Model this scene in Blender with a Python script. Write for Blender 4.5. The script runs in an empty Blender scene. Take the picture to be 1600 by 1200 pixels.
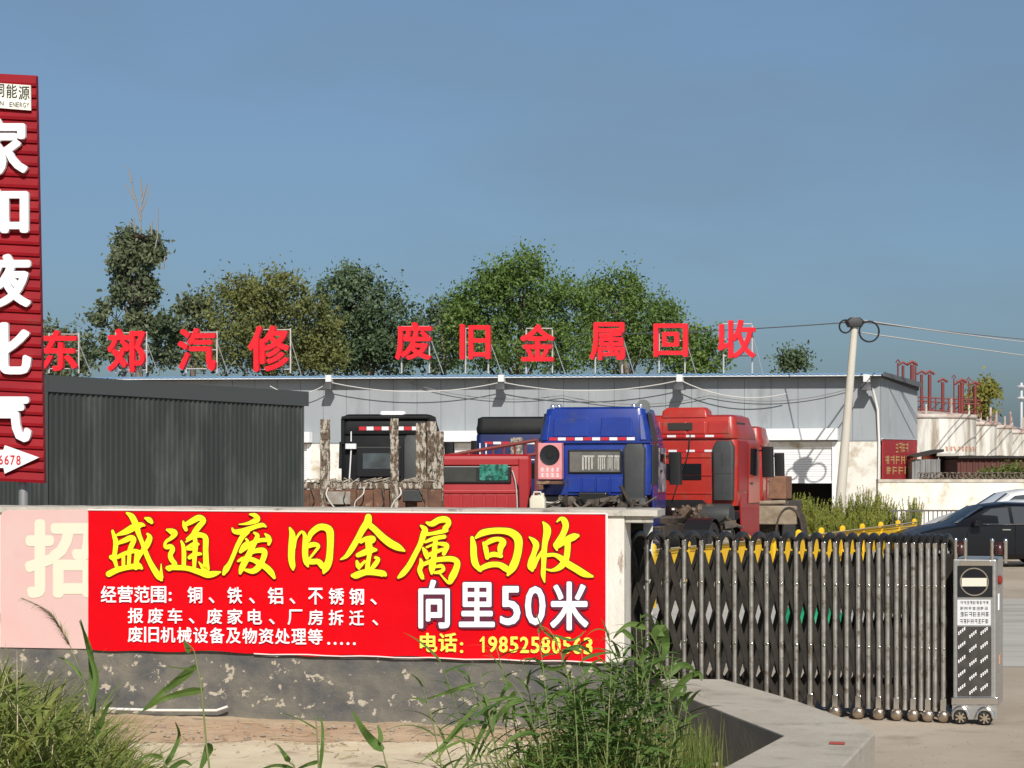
import bpy, math, random
from mathutils import Vector, Matrix, noise
R = math.radians
rnd = random.Random(7)
SC = bpy.context.scene
COL = SC.collection
V = Vector
# ---------------------------------------------------------------- camera, sky, sun, exposure
FPX, HY, CZ = 2986.0, 735.0, 2.2            # focal length and horizon row in photo pixels (1600 wide), eye height
cam = bpy.data.objects.new('camera', bpy.data.cameras.new('camera'))
COL.objects.link(cam); SC.camera = cam
cam.location = (0, 0, CZ); cam.rotation_euler = (R(90), 0, 0)
cam.data.sensor_width = 36; cam.data.lens = 36 * FPX / 1600
cam.data.shift_y = (HY - 600) / 1600
cam.data.clip_end = 3000
SUN_EL, SUN_AZ = R(37.5), R(7.5)               # azimuth measured from straight behind the camera towards the right
W = bpy.data.worlds.new('World'); SC.world = W; W.use_nodes = True
nt = W.node_tree; nt.nodes.clear()
sky = nt.nodes.new('ShaderNodeTexSky'); sky.sky_type = 'NISHITA'; sky.sun_disc = False
sky.sun_elevation = SUN_EL; sky.sun_rotation = math.pi - SUN_AZ
sky.air_density = 1.0; sky.dust_density = 1.6; sky.ozone_density = 2.2; sky.altitude = 0
tc = nt.nodes.new('ShaderNodeTexCoord')
mp = nt.nodes.new('ShaderNodeMapping'); mp.inputs['Scale'].default_value = (1, 1, 3.0)
nz = nt.nodes.new('ShaderNodeTexNoise'); nz.inputs['Scale'].default_value = 4.5; nz.inputs['Detail'].default_value = 5
rp = nt.nodes.new('ShaderNodeValToRGB')
rp.color_ramp.elements[0].position = .50; rp.color_ramp.elements[0].color = (0, 0, 0, 1)
rp.color_ramp.elements[1].position = .72; rp.color_ramp.elements[1].color = (1, 1, 1, 1)
ml = nt.nodes.new('ShaderNodeMath'); ml.operation = 'MULTIPLY'; ml.inputs[1].default_value = .28
smoke = nt.nodes.new('ShaderNodeMixRGB'); smoke.inputs['Color2'].default_value = (2.0, 2.7, 3.2, 1)
sx = nt.nodes.new('ShaderNodeSeparateXYZ')
hz = nt.nodes.new('ShaderNodeValToRGB')
hz.color_ramp.elements[0].position = 0.0; hz.color_ramp.elements[0].color = (.46, .60, .80, 1)
hz.color_ramp.elements[1].position = .27; hz.color_ramp.elements[1].color = (.92, .98, 1.0, 1)
e_ = hz.color_ramp.elements.new(.50); e_.color = (.36, .39, .43, 1)
tint = nt.nodes.new('ShaderNodeMixRGB'); tint.blend_type = 'MULTIPLY'; tint.inputs['Fac'].default_value = 1
bg = nt.nodes.new('ShaderNodeBackground'); bg.inputs['Strength'].default_value = .088
wo = nt.nodes.new('ShaderNodeOutputWorld')
L = nt.links.new
L(tc.outputs['Generated'], mp.inputs['Vector']); L(mp.outputs['Vector'], nz.inputs['Vector'])
L(nz.outputs['Fac'], rp.inputs['Fac']); L(rp.outputs['Color'], ml.inputs[0]); L(ml.outputs[0], smoke.inputs['Fac'])
L(tc.outputs['Generated'], sx.inputs['Vector']); L(sx.outputs['Z'], hz.inputs['Fac'])
L(sky.outputs['Color'], tint.inputs['Color1']); L(hz.outputs['Color'], tint.inputs['Color2'])
L(tint.outputs['Color'], smoke.inputs['Color1'])
L(smoke.outputs['Color'], bg.inputs['Color']); L(bg.outputs['Background'], wo.inputs['Surface'])
sd = bpy.data.lights.new('sun', 'SUN'); sd.energy = 4.9; sd.angle = R(.5); sd.color = (1, .955, .88)
so = bpy.data.objects.new('sun', sd); COL.objects.link(so)
to_sun = V((math.sin(SUN_AZ) * math.cos(SUN_EL), -math.cos(SUN_AZ) * math.cos(SUN_EL), math.sin(SUN_EL)))
so.rotation_euler = to_sun.to_track_quat('Z', 'Y').to_euler(); so.location = (20, -30, 40)
SC.view_settings.view_transform = 'Standard'; SC.view_settings.look = 'None'
SC.view_settings.exposure = 0.0; SC.view_settings.gamma = 1

# ---------------------------------------------------------------- helpers
def at(px, py, Y):
    return V(((px - 800) * Y / FPX, Y, CZ - (py - HY) * Y / FPX))
def gz(px, py, z=0.0):
    Y = (CZ - z) * FPX / (py - HY)
    return at(px, py, Y)
class Plane:
    def __init__(s, p0, u):
        s.p = V(p0); s.u = V((u[0], u[1], 0)).normalized(); s.n = V((s.u.y, -s.u.x, 0))
        if s.n.y > 0: s.n = -s.n
    def hit(s, px, py, off=0.0):
        d = V(((px - 800) / FPX, 1, -(py - HY) / FPX)); c = V((0, 0, CZ))
        t = s.n.dot(s.p - c) / s.n.dot(d)
        return c + d * t + s.n * off

MATS = {}
def mat(name, col, rough=.6, metal=0.0, var=None, scale=4.0, lo=.35, hi=.65, bump=0.0, bscale=40.0, coat=0.0, spec=None,
        dirt=None, dscale=2.0, dlo=.5, dhi=.6, stretch=(1, 1, 1), trans=0.0, emit=None, detail=6):
    if name in MATS: return MATS[name]
    m = bpy.data.materials.new(name); m.use_nodes = True
    n = m.node_tree.nodes; b = n['Principled BSDF']; lk = m.node_tree.links.new
    b.inputs['Base Color'].default_value = (*col, 1); b.inputs['Roughness'].default_value = rough
    b.inputs['Metallic'].default_value = metal
    if coat: b.inputs['Coat Weight'].default_value = coat; b.inputs['Coat Roughness'].default_value = .06
    if spec is not None: b.inputs['Specular IOR Level'].default_value = spec
    t = n.new('ShaderNodeTexCoord'); mpn = n.new('ShaderNodeMapping'); mpn.inputs['Scale'].default_value = stretch
    lk(t.outputs['Object'], mpn.inputs['Vector'])
    src = None
    def nz_(sc, l, h, det=6):
        z = n.new('ShaderNodeTexNoise'); z.inputs['Scale'].default_value = sc; z.inputs['Detail'].default_value = det; z.inputs['Roughness'].default_value = .62
        lk(mpn.outputs['Vector'], z.inputs['Vector'])
        q = n.new('ShaderNodeMapRange'); q.inputs['From Min'].default_value = l; q.inputs['From Max'].default_value = h
        lk(z.outputs['Fac'], q.inputs['Value']); return q.outputs['Result']
    if var is not None:
        mx = n.new('ShaderNodeMixRGB'); mx.inputs['Color1'].default_value = (*col, 1); mx.inputs['Color2'].default_value = (*var, 1)
        lk(nz_(scale, lo, hi, detail), mx.inputs['Fac']); src = mx.outputs['Color']
    if dirt is not None:
        mx = n.new('ShaderNodeMixRGB'); mx.inputs['Color1'].default_value = (*col, 1); mx.inputs['Color2'].default_value = (*dirt, 1)
        lk(nz_(dscale, dlo, dhi, 8), mx.inputs['Fac'])
        if src: lk(src, mx.inputs['Color1'])
        src = mx.outputs['Color']
    if src: lk(src, b.inputs['Base Color'])
    if bump:
        bp = n.new('ShaderNodeBump'); bp.inputs['Strength'].default_value = bump; bp.inputs['Distance'].default_value = .02
        lk(nz_(bscale, 0, 1), bp.inputs['Height']); lk(bp.outputs['Normal'], b.inputs['Normal'])
    if trans:
        b.inputs['Transmission Weight'].default_value = trans
    MATS[name] = m
    return m

def leafmat(name, c1, c2, sc=.8, tl=.25):
    m = bpy.data.materials.new(name); m.use_nodes = True
    n = m.node_tree.nodes; lk = m.node_tree.links.new; b = n['Principled BSDF']; o = n['Material Output']
    t = n.new('ShaderNodeTexCoord'); z = n.new('ShaderNodeTexNoise'); z.inputs['Scale'].default_value = sc; z.inputs['Detail'].default_value = 4
    lk(t.outputs['Object'], z.inputs['Vector'])
    g = n.new('ShaderNodeNewGeometry'); ad = n.new('ShaderNodeMath'); ad.operation = 'MULTIPLY_ADD'
    ad.inputs[1].default_value = .55; lk(g.outputs['Random Per Island'], ad.inputs[0])
    s2 = n.new('ShaderNodeMath'); s2.operation = 'SUBTRACT'; s2.inputs[1].default_value = .27; lk(z.outputs['Fac'], s2.inputs[0])
    lk(s2.outputs[0], ad.inputs[2])
    mx = n.new('ShaderNodeMixRGB'); mx.inputs['Color1'].default_value = (*c1, 1); mx.inputs['Color2'].default_value = (*c2, 1); mx.use_clamp = True
    lk(ad.outputs[0], mx.inputs['Fac']); lk(mx.outputs['Color'], b.inputs['Base Color']); b.inputs['Roughness'].default_value = .55
    b.inputs['Specular IOR Level'].default_value = .3
    tr = n.new('ShaderNodeBsdfTranslucent'); lk(mx.outputs['Color'], tr.inputs['Color'])
    ms = n.new('ShaderNodeMixShader'); ms.inputs['Fac'].default_value = tl
    lk(b.outputs['BSDF'], ms.inputs[1]); lk(tr.outputs['BSDF'], ms.inputs[2]); lk(ms.outputs['Shader'], o.inputs['Surface'])
    MATS[name] = m
    return m

ROOT = {}
def empty(name, loc, rz, label, cat, group=None, kind=None):
    o = bpy.data.objects.new(name, None); COL.objects.link(o)
    o.location = loc; o.rotation_euler = (0, 0, rz); o.empty_display_size = .2
    ROOT[o.name] = Matrix.Translation(V(loc)) @ Matrix.Rotation(rz, 4, 'Z')
    tag(o, label, cat, group, kind); return o
def tag(o, label=None, cat=None, group=None, kind=None):
    if label: o['label'] = label
    if cat: o['category'] = cat
    if group: o['group'] = group
    if kind: o['kind'] = kind
    return o
def rootmat(o):
    while o.parent is not None: o = o.parent
    return ROOT.get(o.name, Matrix.Identity(4))

class MB:
    def __init__(s): s.v = []; s.f = []; s.m = []; s.M = None
    def add(s, vs, fs, mi=0):
        k = len(s.v)
        for p in vs:
            p = V(p); s.v.append(s.M @ p if s.M is not None else p)
        for f in fs: s.f.append([i + k for i in f]); s.m.append(mi)
        return s
    def box(s, a, b, mi=0):
        x0, y0, z0 = a; x1, y1, z1 = b
        return s.add([(x0,y0,z0),(x1,y0,z0),(x1,y1,z0),(x0,y1,z0),(x0,y0,z1),(x1,y0,z1),(x1,y1,z1),(x0,y1,z1)],
              [(0,3,2,1),(4,5,6,7),(0,1,5,4),(1,2,6,5),(2,3,7,6),(3,0,4,7)], mi)
    def hexa(s, p, mi=0):
        return s.add(p, [(0,3,2,1),(4,5,6,7),(0,1,5,4),(1,2,6,5),(2,3,7,6),(3,0,4,7)], mi)
    def quad(s, a, b, c, d, mi=0): return s.add([a, b, c, d], [(0,1,2,3)], mi)
    def bar(s, p0, p1, w, h, up=(0,0,1), mi=0):
        p0 = V(p0); p1 = V(p1); d = (p1 - p0).normalized(); u = V(up)
        if abs(d.dot(u)) > .95: u = V((0,1,0))
        x = d.cross(u).normalized() * (w/2); y = x.cross(d).normalized() * (h/2)
        return s.hexa([p0-x-y,p0+x-y,p0+x+y,p0-x+y,p1-x-y,p1+x-y,p1+x+y,p1-x+y], mi)
    def tube(s, pts, r, n=8, mi=0, cap=True):
        pts = [V(p) for p in pts]
        if not isinstance(r, (list, tuple)): r = [r] * len(pts)
        vs = []; fs = []; px = None
        for i, p in enumerate(pts):
            d = (pts[min(i+1, len(pts)-1)] - pts[max(i-1, 0)])
            if d.length < 1e-9: d = V((0,0,1))
            d.normalize()
            if px is None:
                a = V((0,0,1)) if abs(d.z) < .9 else V((1,0,0)); px = d.cross(a).normalized()
            else:
                px = (px - d * px.dot(d)).normalized()
            py = d.cross(px)
            for k in range(n):
                t = 2*math.pi*k/n; vs.append(p + (px*math.cos(t) + py*math.sin(t))*r[i])
        for i in range(len(pts)-1):
            for k in range(n):
                k2 = (k+1) % n; fs.append((i*n+k, i*n+k2, (i+1)*n+k2, (i+1)*n+k))
        if cap:
            fs.append(tuple(range(n-1, -1, -1))); fs.append(tuple((len(pts)-1)*n + k for k in range(n)))
        return s.add(vs, fs, mi)
    def lathe(s, prof, n=20, axis='Z', c=(0,0,0), mi=0):     # prof: (radius, height)
        vs = []; fs = []; c = V(c)
        for r, h in prof:
            for k in range(n):
                t = 2*math.pi*k/n; x, y = r*math.cos(t), r*math.sin(t)
                vs.append(c + (V((x,y,h)) if axis == 'Z' else V((h,x,y)) if axis == 'X' else V((y,h,x))))
        for i in range(len(prof)-1):
            for k in range(n):
                k2 = (k+1) % n; fs.append((i*n+k, i*n+k2, (i+1)*n+k2, (i+1)*n+k))
        fs.append(tuple(range(n-1,-1,-1))); fs.append(tuple((len(prof)-1)*n+k for k in range(n)))
        return s.add(vs, fs, mi)
    def loft(s, rings, mi=0, n=4, cap=True):                  # ring: (z, x0, x1, y0, y1, corner radius)
        vs = []; fs = []; N = 4*(n+1)
        for (z, x0, x1, y0, y1, r) in rings:
            for (cx, cy, a0) in ((x1-r, y1-r, 0), (x0+r, y1-r, 90), (x0+r, y0+r, 180), (x1-r, y0+r, 270)):
                for k in range(n+1):
                    t = R(a0 + 90*k/n); vs.append((cx + r*math.cos(t), cy + r*math.sin(t), z))
        for i in range(len(rings)-1):
            for k in range(N):
                k2 = (k+1) % N; fs.append((i*N+k, i*N+k2, (i+1)*N+k2, (i+1)*N+k))
        if cap:
            fs.append(tuple(range(N-1,-1,-1))); fs.append(tuple((len(rings)-1)*N+k for k in range(N)))
        return s.add(vs, fs, mi)
    def poly(s, pts, ext, mi=0):                               # polygon extruded along a vector
        n = len(pts); e = V(ext); p = [V(q) for q in pts]
        return s.add(p + [q + e for q in p], [tuple(range(n-1,-1,-1)), tuple(range(n, 2*n))] + [(i, (i+1)%n, n+(i+1)%n, n+i) for i in range(n)], mi)
    def blade(s, p, d, length, w, droop, seg=5, mi=0, twist=0.0):
        p = V(p); d = V(d).normalized(); side = d.cross(V((0,0,1)))
        if side.length < .05: side = V((math.cos(twist), math.sin(twist), 0))
        side.normalize(); side = Matrix.Rotation(twist, 3, d) @ side
        vs = []; fs = []; q = p.copy(); dd = d.copy()
        for i in range(seg+1):
            t = i/seg; ww = w * (1 - t)**.7 * (.55 + .9*min(t*2.5, .5)) / 2 if i < seg else 0.0004
            vs += [q - side*ww, q + side*ww]
            dd = (dd + V((0,0,-droop/seg))).normalized(); q = q + dd*length/seg
        for i in range(seg): fs.append((2*i, 2*i+1, 2*i+3, 2*i+2))
        return s.add(vs, fs, mi)
    def build(s, name, mats, parent=None, world=False, smooth=None, bev=0.0, label=None, kind=None):
        me = bpy.data.meshes.new(name)
        vs = s.v
        if parent is not None and world:
            inv = rootmat(parent).inverted(); vs = [inv @ p for p in vs]
        me.from_pydata([tuple(p) for p in vs], [], s.f)
        for m in (mats if isinstance(mats, (list, tuple)) else [mats]): me.materials.append(m)
        if len(me.materials) > 1: me.polygons.foreach_set('material_index', s.m)
        if smooth:
            me.polygons.foreach_set('use_smooth', [True]*len(me.polygons)); me.set_sharp_from_angle(angle=smooth)
        me.update()
        o = bpy.data.objects.new(name, me); COL.objects.link(o)
        if parent is not None: o.parent = parent
        if bev:
            b = o.modifiers.new('bevel', 'BEVEL'); b.width = bev; b.segments = 2; b.limit_method = 'ANGLE'; b.angle_limit = R(40)
            b.harden_normals = False
        tag(o, label, None, None, kind)
        return o

_tc = {}
def glyph(ch, off=0.0, ext=0.0, shear=0.0):
    k = (ch, off, ext, shear)
    if k not in _tc:
        c = bpy.data.curves.new('glyph', 'FONT'); c.body = ch; c.size = 1; c.offset = off; c.extrude = ext; c.resolution_u = 3
        o = bpy.data.objects.new('glyph', c); COL.objects.link(o)
        me = bpy.data.meshes.new_from_object(o.evaluated_get(bpy.context.evaluated_depsgraph_get()))
        vs = [v.co.copy() for v in me.vertices]; fs = [tuple(p.vertices) for p in me.polygons]
        bpy.data.objects.remove(o); bpy.data.curves.remove(c); bpy.data.meshes.remove(me)
        x0 = min(v.x for v in vs); x1 = max(v.x for v in vs); y0 = min(v.y for v in vs); y1 = max(v.y for v in vs)
        _tc[k] = ([((v.x-x0)/(x1-x0), (v.y-y0)/(y1-y0), v.z) for v in vs], fs)
    return _tc[k]
def write(mb, ch, pl, box, off=.004, bold=0.0, ext=0.0, mi=0, depth=1.0):
    vs, fs = glyph(ch, 0.0, ext); x0, x1, y0, y1 = box
    r = bold*max(x1-x0, y1-y0) if bold else 0.0
    sh = [(0,0)] + ([(-1,0),(1,0),(0,-1),(0,1),(-.7,-.7),(.7,-.7),(-.7,.7),(.7,.7)] if bold else [])
    x0 += r; x1 -= r; y0 += r; y1 -= r
    for i, (sx_, sy_) in enumerate(sh):          # heavier strokes: the outline repeated round a small circle
        mb.add([pl.hit(x0 + u*(x1-x0) + sx_*r, y1 - w*(y1-y0) + sy_*r, off + .00007*i + z*depth) for u, w, z in vs], fs, mi)
def catmull(P, k=5):
    out = []
    for i in range(len(P)-1):
        a = P[max(i-1,0)]; b = P[i]; c = P[i+1]; d = P[min(i+2,len(P)-1)]
        for j in range(k):
            t = j/k
            out.append(tuple(.5*((2*b[q]) + (c[q]-a[q])*t + (2*a[q]-5*b[q]+4*c[q]-d[q])*t*t + (3*b[q]-a[q]-3*c[q]+d[q])*t**3) for q in range(len(b))))
    out.append(tuple(P[-1])); return out
def brush(mb, P, mp_, off, widen=0.0, mi=0):
    S = catmull(P); n = len(S); Lp = []; Rp = []
    for i, (x, y, w) in enumerate(S):
        dx = S[min(i+1,n-1)][0] - S[max(i-1,0)][0]; dy = S[min(i+1,n-1)][1] - S[max(i-1,0)][1]
        l = math.hypot(dx, dy) or 1; w = max(w, 1) + widen; nx, ny = -dy/l*w, dx/l*w
        Lp.append((x+nx, y+ny)); Rp.append((x-nx, y-ny))
    vs = [mp_(x, y, off) for x, y in Lp] + [mp_(x, y, off) for x, y in Rp]
    fs = [(i, i+1, n+i+1, n+i) for i in range(n-1)]
    for e, sgn in ((0, -1), (n-1, 1)):
        x, y, w = S[e]; w = max(w, 1) + widen
        j = min(max(e, 1), n-1); a0 = math.atan2(S[j][1]-S[j-1][1], S[j][0]-S[j-1][0]) + (0 if sgn > 0 else math.pi)
        k0 = len(vs)
        for q in range(7):
            a = a0 - math.pi/2 + math.pi*q/6; vs.append(mp_(x + w*math.cos(a), y + w*math.sin(a), off))
        fs.append(tuple(range(k0, k0+7)))
    mb.add(vs, fs, mi)
def copy_thing(o, **kw):
    def rec(s, par):
        c = s.copy(); COL.objects.link(c)
        if par is not None: c.parent = par
        for ch in [x for x in list(s.children)]: rec(ch, c)
        return c
    return rec(o, None)
# ---------------------------------------------------------------- materials
M_conc = mat('yard_concrete', (.34,.28,.215), .9, var=(.44,.38,.31), scale=.35, lo=.35, hi=.65, bump=.25, bscale=8, dirt=(.25,.21,.17), dscale=1.1, dlo=.56, dhi=.7)
M_road = mat('road_concrete', (.40,.385,.355), .85, var=(.47,.45,.41), scale=.5, stretch=(.3,3,1), dirt=(.30,.28,.25), dscale=.7, dlo=.52, dhi=.66)
M_dirt = mat('bare_dirt', (.39,.28,.18), .95, var=(.52,.41,.28), scale=1.6, bump=.6, bscale=14, dirt=(.24,.18,.12), dscale=3.2, dlo=.56, dhi=.68)
M_pale = mat('pale_slab', (.68,.61,.45), .9, var=(.57,.50,.36), scale=2.5, bump=.3, bscale=20, dirt=(.40,.33,.24), dscale=1.8, dlo=.56, dhi=.66)
M_kerb = mat('parapet_concrete', (.39,.355,.30), .9, var=(.46,.425,.365), scale=1.6, bump=.5, bscale=26, dirt=(.27,.245,.21), dscale=3.4, dlo=.52, dhi=.74)
M_plinth = mat('dark_grey_wall_paint', (.070,.072,.076), .75, var=(.17,.155,.125), scale=2.2, bump=.35, bscale=30, dirt=(.42,.37,.29), dscale=8.5, dlo=.60, dhi=.63, stretch=(1,1,1.2))
M_wallw = mat('white_wall_paint', (.74,.72,.67), .8, var=(.62,.58,.50), scale=2.5, bump=.3, bscale=30, dirt=(.36,.27,.22), dscale=3.6, dlo=.60, dhi=.64, stretch=(1.6,1.6,.5))
M_slab = mat('cap_concrete', (.40,.37,.32), .9, var=(.5,.47,.42), scale=3, bump=.4, bscale=30, dirt=(.2,.18,.15), dscale=5, dlo=.58, dhi=.68)
M_red = mat('banner_red', (.66,.0012,.006), .5, var=(.60,.001,.007), scale=1.5, bump=.22, bscale=3.0, spec=.12)
M_pink = mat('faded_pink_panel', (.64,.41,.39), .7, var=(.63,.45,.42), scale=2.0, dirt=(.56,.34,.35), dscale=1.2, dlo=.55, dhi=.8)
M_paleltr = mat('pale_yellow_letter', (.68,.66,.52), .7)
M_yel = mat('banner_yellow', (.93,.86,.01), .55)
M_yel2 = mat('banner_pale_yellow', (.95,.83,.10), .55)
M_wht = mat('banner_white', (.90,.88,.90), .55)
M_outl = mat('banner_letter_outline', (.20,.012,.004), .6)
M_outl2 = mat('banner_letter_shadow', (.10,.008,.035), .6)
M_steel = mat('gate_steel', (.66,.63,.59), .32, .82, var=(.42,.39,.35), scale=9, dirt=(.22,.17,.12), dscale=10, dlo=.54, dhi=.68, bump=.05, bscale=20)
M_steel2 = mat('gate_shaded_steel', (.060,.054,.048), .42, .8, var=(.10,.088,.075), scale=8)  # darker copy of the steel, painting shade on rear posts, arches and links
M_chrome = mat('bright_steel', (.75,.73,.70), .16, 1.0)
M_plate = mat('brushed_plate', (.58,.57,.55), .36, .85, var=(.48,.47,.45), scale=3, stretch=(1,1,8))
M_black = mat('black_plastic', (.012,.012,.013), .35)
M_rubber = mat('rubber', (.022,.021,.02), .85)
M_sgn = mat('sign_red_boards', (.27,.004,.010), .45, var=(.21,.004,.010), scale=3, spec=.25, dirt=(.20,.02,.02), dscale=5, dlo=.58, dhi=.7)
M_ltrw = mat('white_acrylic', (.84,.84,.86), .4)

# ---------------------------------------------------------------- ground
def sheet(name, pts, z, m, label=None, kind='structure'):
    b = MB(); b.add([(x, y, z) for x, y in pts], [tuple(range(len(pts)))]); return b.build(name, m, kind=kind)
sheet('ground', [(-900,-60),(900,-60),(900,1500),(-900,1500)], -.12, M_dirt)
yard_pts = [gz(1040,1069,.35), gz(1133,1090,.35), gz(1290,1135,.35), gz(1180,1205,.35)]
sheet('yard', [(-80,37.5),(-12,20.3),(.80,17.1)] + [(p.x,p.y) for p in yard_pts] + [(2.2,-30),(90,-30),(90,220),(-80,220)], 0, M_conc)
sheet('road', [(-60,22.6),(60,20.4),(60,34),(-60,31)], .004, M_road)
def relief(name, poly_in, nx, ny, hfun, m):
    (x0, x1, y0, y1) = poly_in; b = MB(); vs = []; fs = []
    for j in range(ny+1):
        for i in range(nx+1):
            x = x0+(x1-x0)*i/nx; y = y0+(y1-y0)*j/ny; vs.append((x, y, hfun(x, y)))
    for j in range(ny):
        for i in range(nx): k = j*(nx+1)+i; fs.append((k,k+1,k+nx+2,k+nx+1))
    b.add(vs, fs); return b.build(name, m, kind='structure', smooth=R(60))
def fbm(x, y, s=1.0): return noise.fractal(V((x*s, y*s, 3.1)), 1.0, 2.0, 5)
relief('dirt_verge', (-9, 1.55, 15.2, 18.6), 150, 50, lambda x, y: -.095 + .02*fbm(x, y, 1.6) + .012*fbm(x, y, 6), M_dirt)
relief('concrete_apron', (-3.35, 1.2, 9.5, 16.2), 60, 120, lambda x, y: -.058 + .012*fbm(x, y, 1.2) + .004*fbm(x, y, 9) - (.12 if y > 15.95 + .16*fbm(x, 2, 1.3) else 0), M_pale)
def bank_h(x, y): return .30*max(0, min(1, (-2.75 - x)/1.5))*max(0, min(1, (16.3 - y)/2.2))*(1+.5*fbm(x, y, .9))
relief('grass_bank', (-9, -2.2, 8, 16.4), 70, 60, lambda x, y: -.15 + bank_h(x, y), M_dirt)

# ---------------------------------------------------------------- banner wall
WP = Plane((.849, 16.9, 0), (-4.819, 1.2, 0))
wa = WP.hit(950, 900); wb = WP.hit(-420, 900)
wang = math.atan2(WP.u.y, WP.u.x)                       # local +x runs to the left along the wall
wu = WP.u; wn = WP.n
def wl(s, d, z): return V((wa.x, wa.y, 0)) + wu*s - wn*d + V((0,0,z))   # s along to the left, d behind the face
e975 = (WP.hit(975, 900) - wa).dot(wu)
LW = (wb - wa).dot(wu)
wall = empty('boundary_wall', wl(0,0,0), 0, 'low roadside wall with white end pillar and peeling dark grey base behind the red banner', 'wall')
def wbox(mb, s0, s1, d0, d1, z0, z1, mi=0):
    mb.hexa([wl(s0,d0,z0), wl(s1,d0,z0), wl(s1,d1,z0), wl(s0,d1,z0), wl(s0,d0,z1), wl(s1,d0,z1), wl(s1,d1,z1), wl(s0,d1,z1)], mi)
zt = 1.80
b = MB(); wbox(b, e975, LW, .012, .33, .50, zt); b.build('wall_body', M_wallw, wall, True, bev=.008)
b = MB()
N = 120                                                   # plinth face, slightly rough
vs = []; fs = []
for j in range(13):
    for i in range(N+1):
        s = e975 - .02 + (LW-e975+.02)*i/N; z = -.3 + .805*j/12
        vs.append(wl(s, -.012 + .006*fbm(s, z, 5), z))
for j in range(12):
    for i in range(N): k = j*(N+1)+i; fs.append((k,k+1,k+N+2,k+N+1))
b.add(vs, fs); wbox(b, e975-.02, LW, .0, .36, -.3, .503); b.build('plinth', M_plinth, wall, True)
b = MB()                                                  # rough concrete coping
segs = 60
rings = []
for i in range(segs+1):
    s = e975 - .30 + (LW - e975 + .30)*i/segs; j1 = .006*fbm(s, 1, 4); j2 = .008*fbm(s, 9, 5)
    rings.append([wl(s, -.018+j1, zt-.002), wl(s, .40, zt-.002), wl(s, .40, zt+.058+j2), wl(s, -.012+j1, zt+.052+j2)])
vs = [p for r in rings for p in r]; fs = []
for i in range(segs):
    for k in range(4): fs.append((4*i+k, 4*i+(k+1)%4, 4*i+4+(k+1)%4, 4*i+4+k))
fs += [(0,1,2,3), (4*segs+3, 4*segs+2, 4*segs+1, 4*segs)]
b.add(vs, fs); b.build('coping', M_slab, wall, True)

# gate pocket to the right of the wall: concrete lintel on a post
pk = empty('gate_pocket', wl(e975-.25, .4, 0), 0, 'rough concrete lintel over a dark pocket between the banner wall and the folding gate', 'gate pocket')
b = MB()
def pbox(mb, pxl, pxr, Yn, Yf, z0, z1):
    q = [V(((p-800)*Y/FPX, Y, 0)) for p, Y in ((pxl,Yn[0]),(pxr,Yn[1]),(pxr-2,Yf),(pxl,Yf))]
    mb.hexa([V((p.x,p.y,z0)) for p in q] + [V((p.x,p.y,z1)) for p in q])
f1, f2 = wl(e975-.004,.03,0).y, WP.hit(1021,900,-.03).y
pbox(b, 976, 1021, (f1,f2), 19.0, 1.735, 1.832); wbox(b, e975-.004, e975+1.1, .42, 2.0, 1.735, 1.832); b.build('lintel', M_slab, pk, True, bev=.012)
b = MB(); pbox(b, 1005, 1020, (18.5,18.5), 18.9, -.05, 1.732); b.build('post', M_wallw, pk, True, bev=.01)
b = MB(); pbox(b, 940, 1018, (19.02,19.02), 19.08, 0, 1.732); b.build('back_panel', mat('pocket_shade_plaster', (.055,.05,.04), .9, var=(.12,.10,.07), scale=3), pk, True)  # panel coloured dark to paint the shade inside the pocket

# faded pink panel and the red banner hung over it
def cornerbox(mb, pl, poly_px, o0, o1, mi=0):
    a = [pl.hit(x, y, o0) for x, y in poly_px]; c = [pl.hit(x, y, o1) for x, y in poly_px]; n = len(a)
    mb.add(a + c, [tuple(range(n)), tuple(range(2*n-1, n-1, -1))] + [(i, (i+1)%n, n+(i+1)%n, n+i) for i in range(n)], mi)
pp = empty('faded_sign_panel', WP.hit(70, 1013), 0, 'faded pink sign board with one pale yellow character, left of the red banner', 'sign board')
b = MB(); cornerbox(b, WP, [(3,806),(3,1011),(146,1013.5),(146,796),(14,797),(6,800)], .008, .028); b.build('board', M_pink, pp, True)
b = MB(); write(b, '招', WP, (41,150,811,934), .032, .035); b.build('lettering', M_paleltr, pp, True)
bn = empty('red_banner', WP.hit(545, 1024), 0, 'bright red printed banner with yellow brush lettering and a phone number, on the roadside wall', 'banner')
b = MB()                                                  # slightly wavy sheet
nx, ny = 90, 26
vs = []; fs = []
for j in range(ny+1):
    for i in range(nx+1):
        u = i/nx; w = j/ny
        x = 141 + (949-141)*u; yt = 796.5 + 6*u; yb = 1013.5 + 20.5*u
        if j == ny: yb += 1.6*math.sin(u*19) + 1.2*math.sin(u*47)
        y = yt + (yb-yt)*w
        edge = max(0, 1-min(1-w, .12)/.12) if w > .88 else 0
        vs.append(WP.hit(x, y, .042 + .006*fbm(u*6, w*3, 1.0) + .0025*fbm(u*22, w*2.2+3, 1.0) + .006*edge*(1+fbm(u*9, 2, 1.4))))
for j in range(ny):
    for i in range(nx): k = j*(nx+1)+i; fs.append((k,k+1,k+nx+2,k+nx+1))
b.add(vs, fs); b.build('sheet', M_red, bn, True, smooth=R(60))
b = MB()
b.tube([WP.hit(141+808*i/30, 796.5+6*i/30, .047) for i in range(31)], .0075, 6)
b.tube([WP.hit(949.5, 802.5+232*i/10, .047) for i in range(11)], .012, 6)
b.tube([WP.hit(400+549*i/20, 1020.6+13.6*i/20+.8*math.sin(i*1.7), .05) for i in range(21)], .006, 6)
b.build('hem', mat('white_hem', (.86,.70,.68), .6), bn, True)
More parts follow.
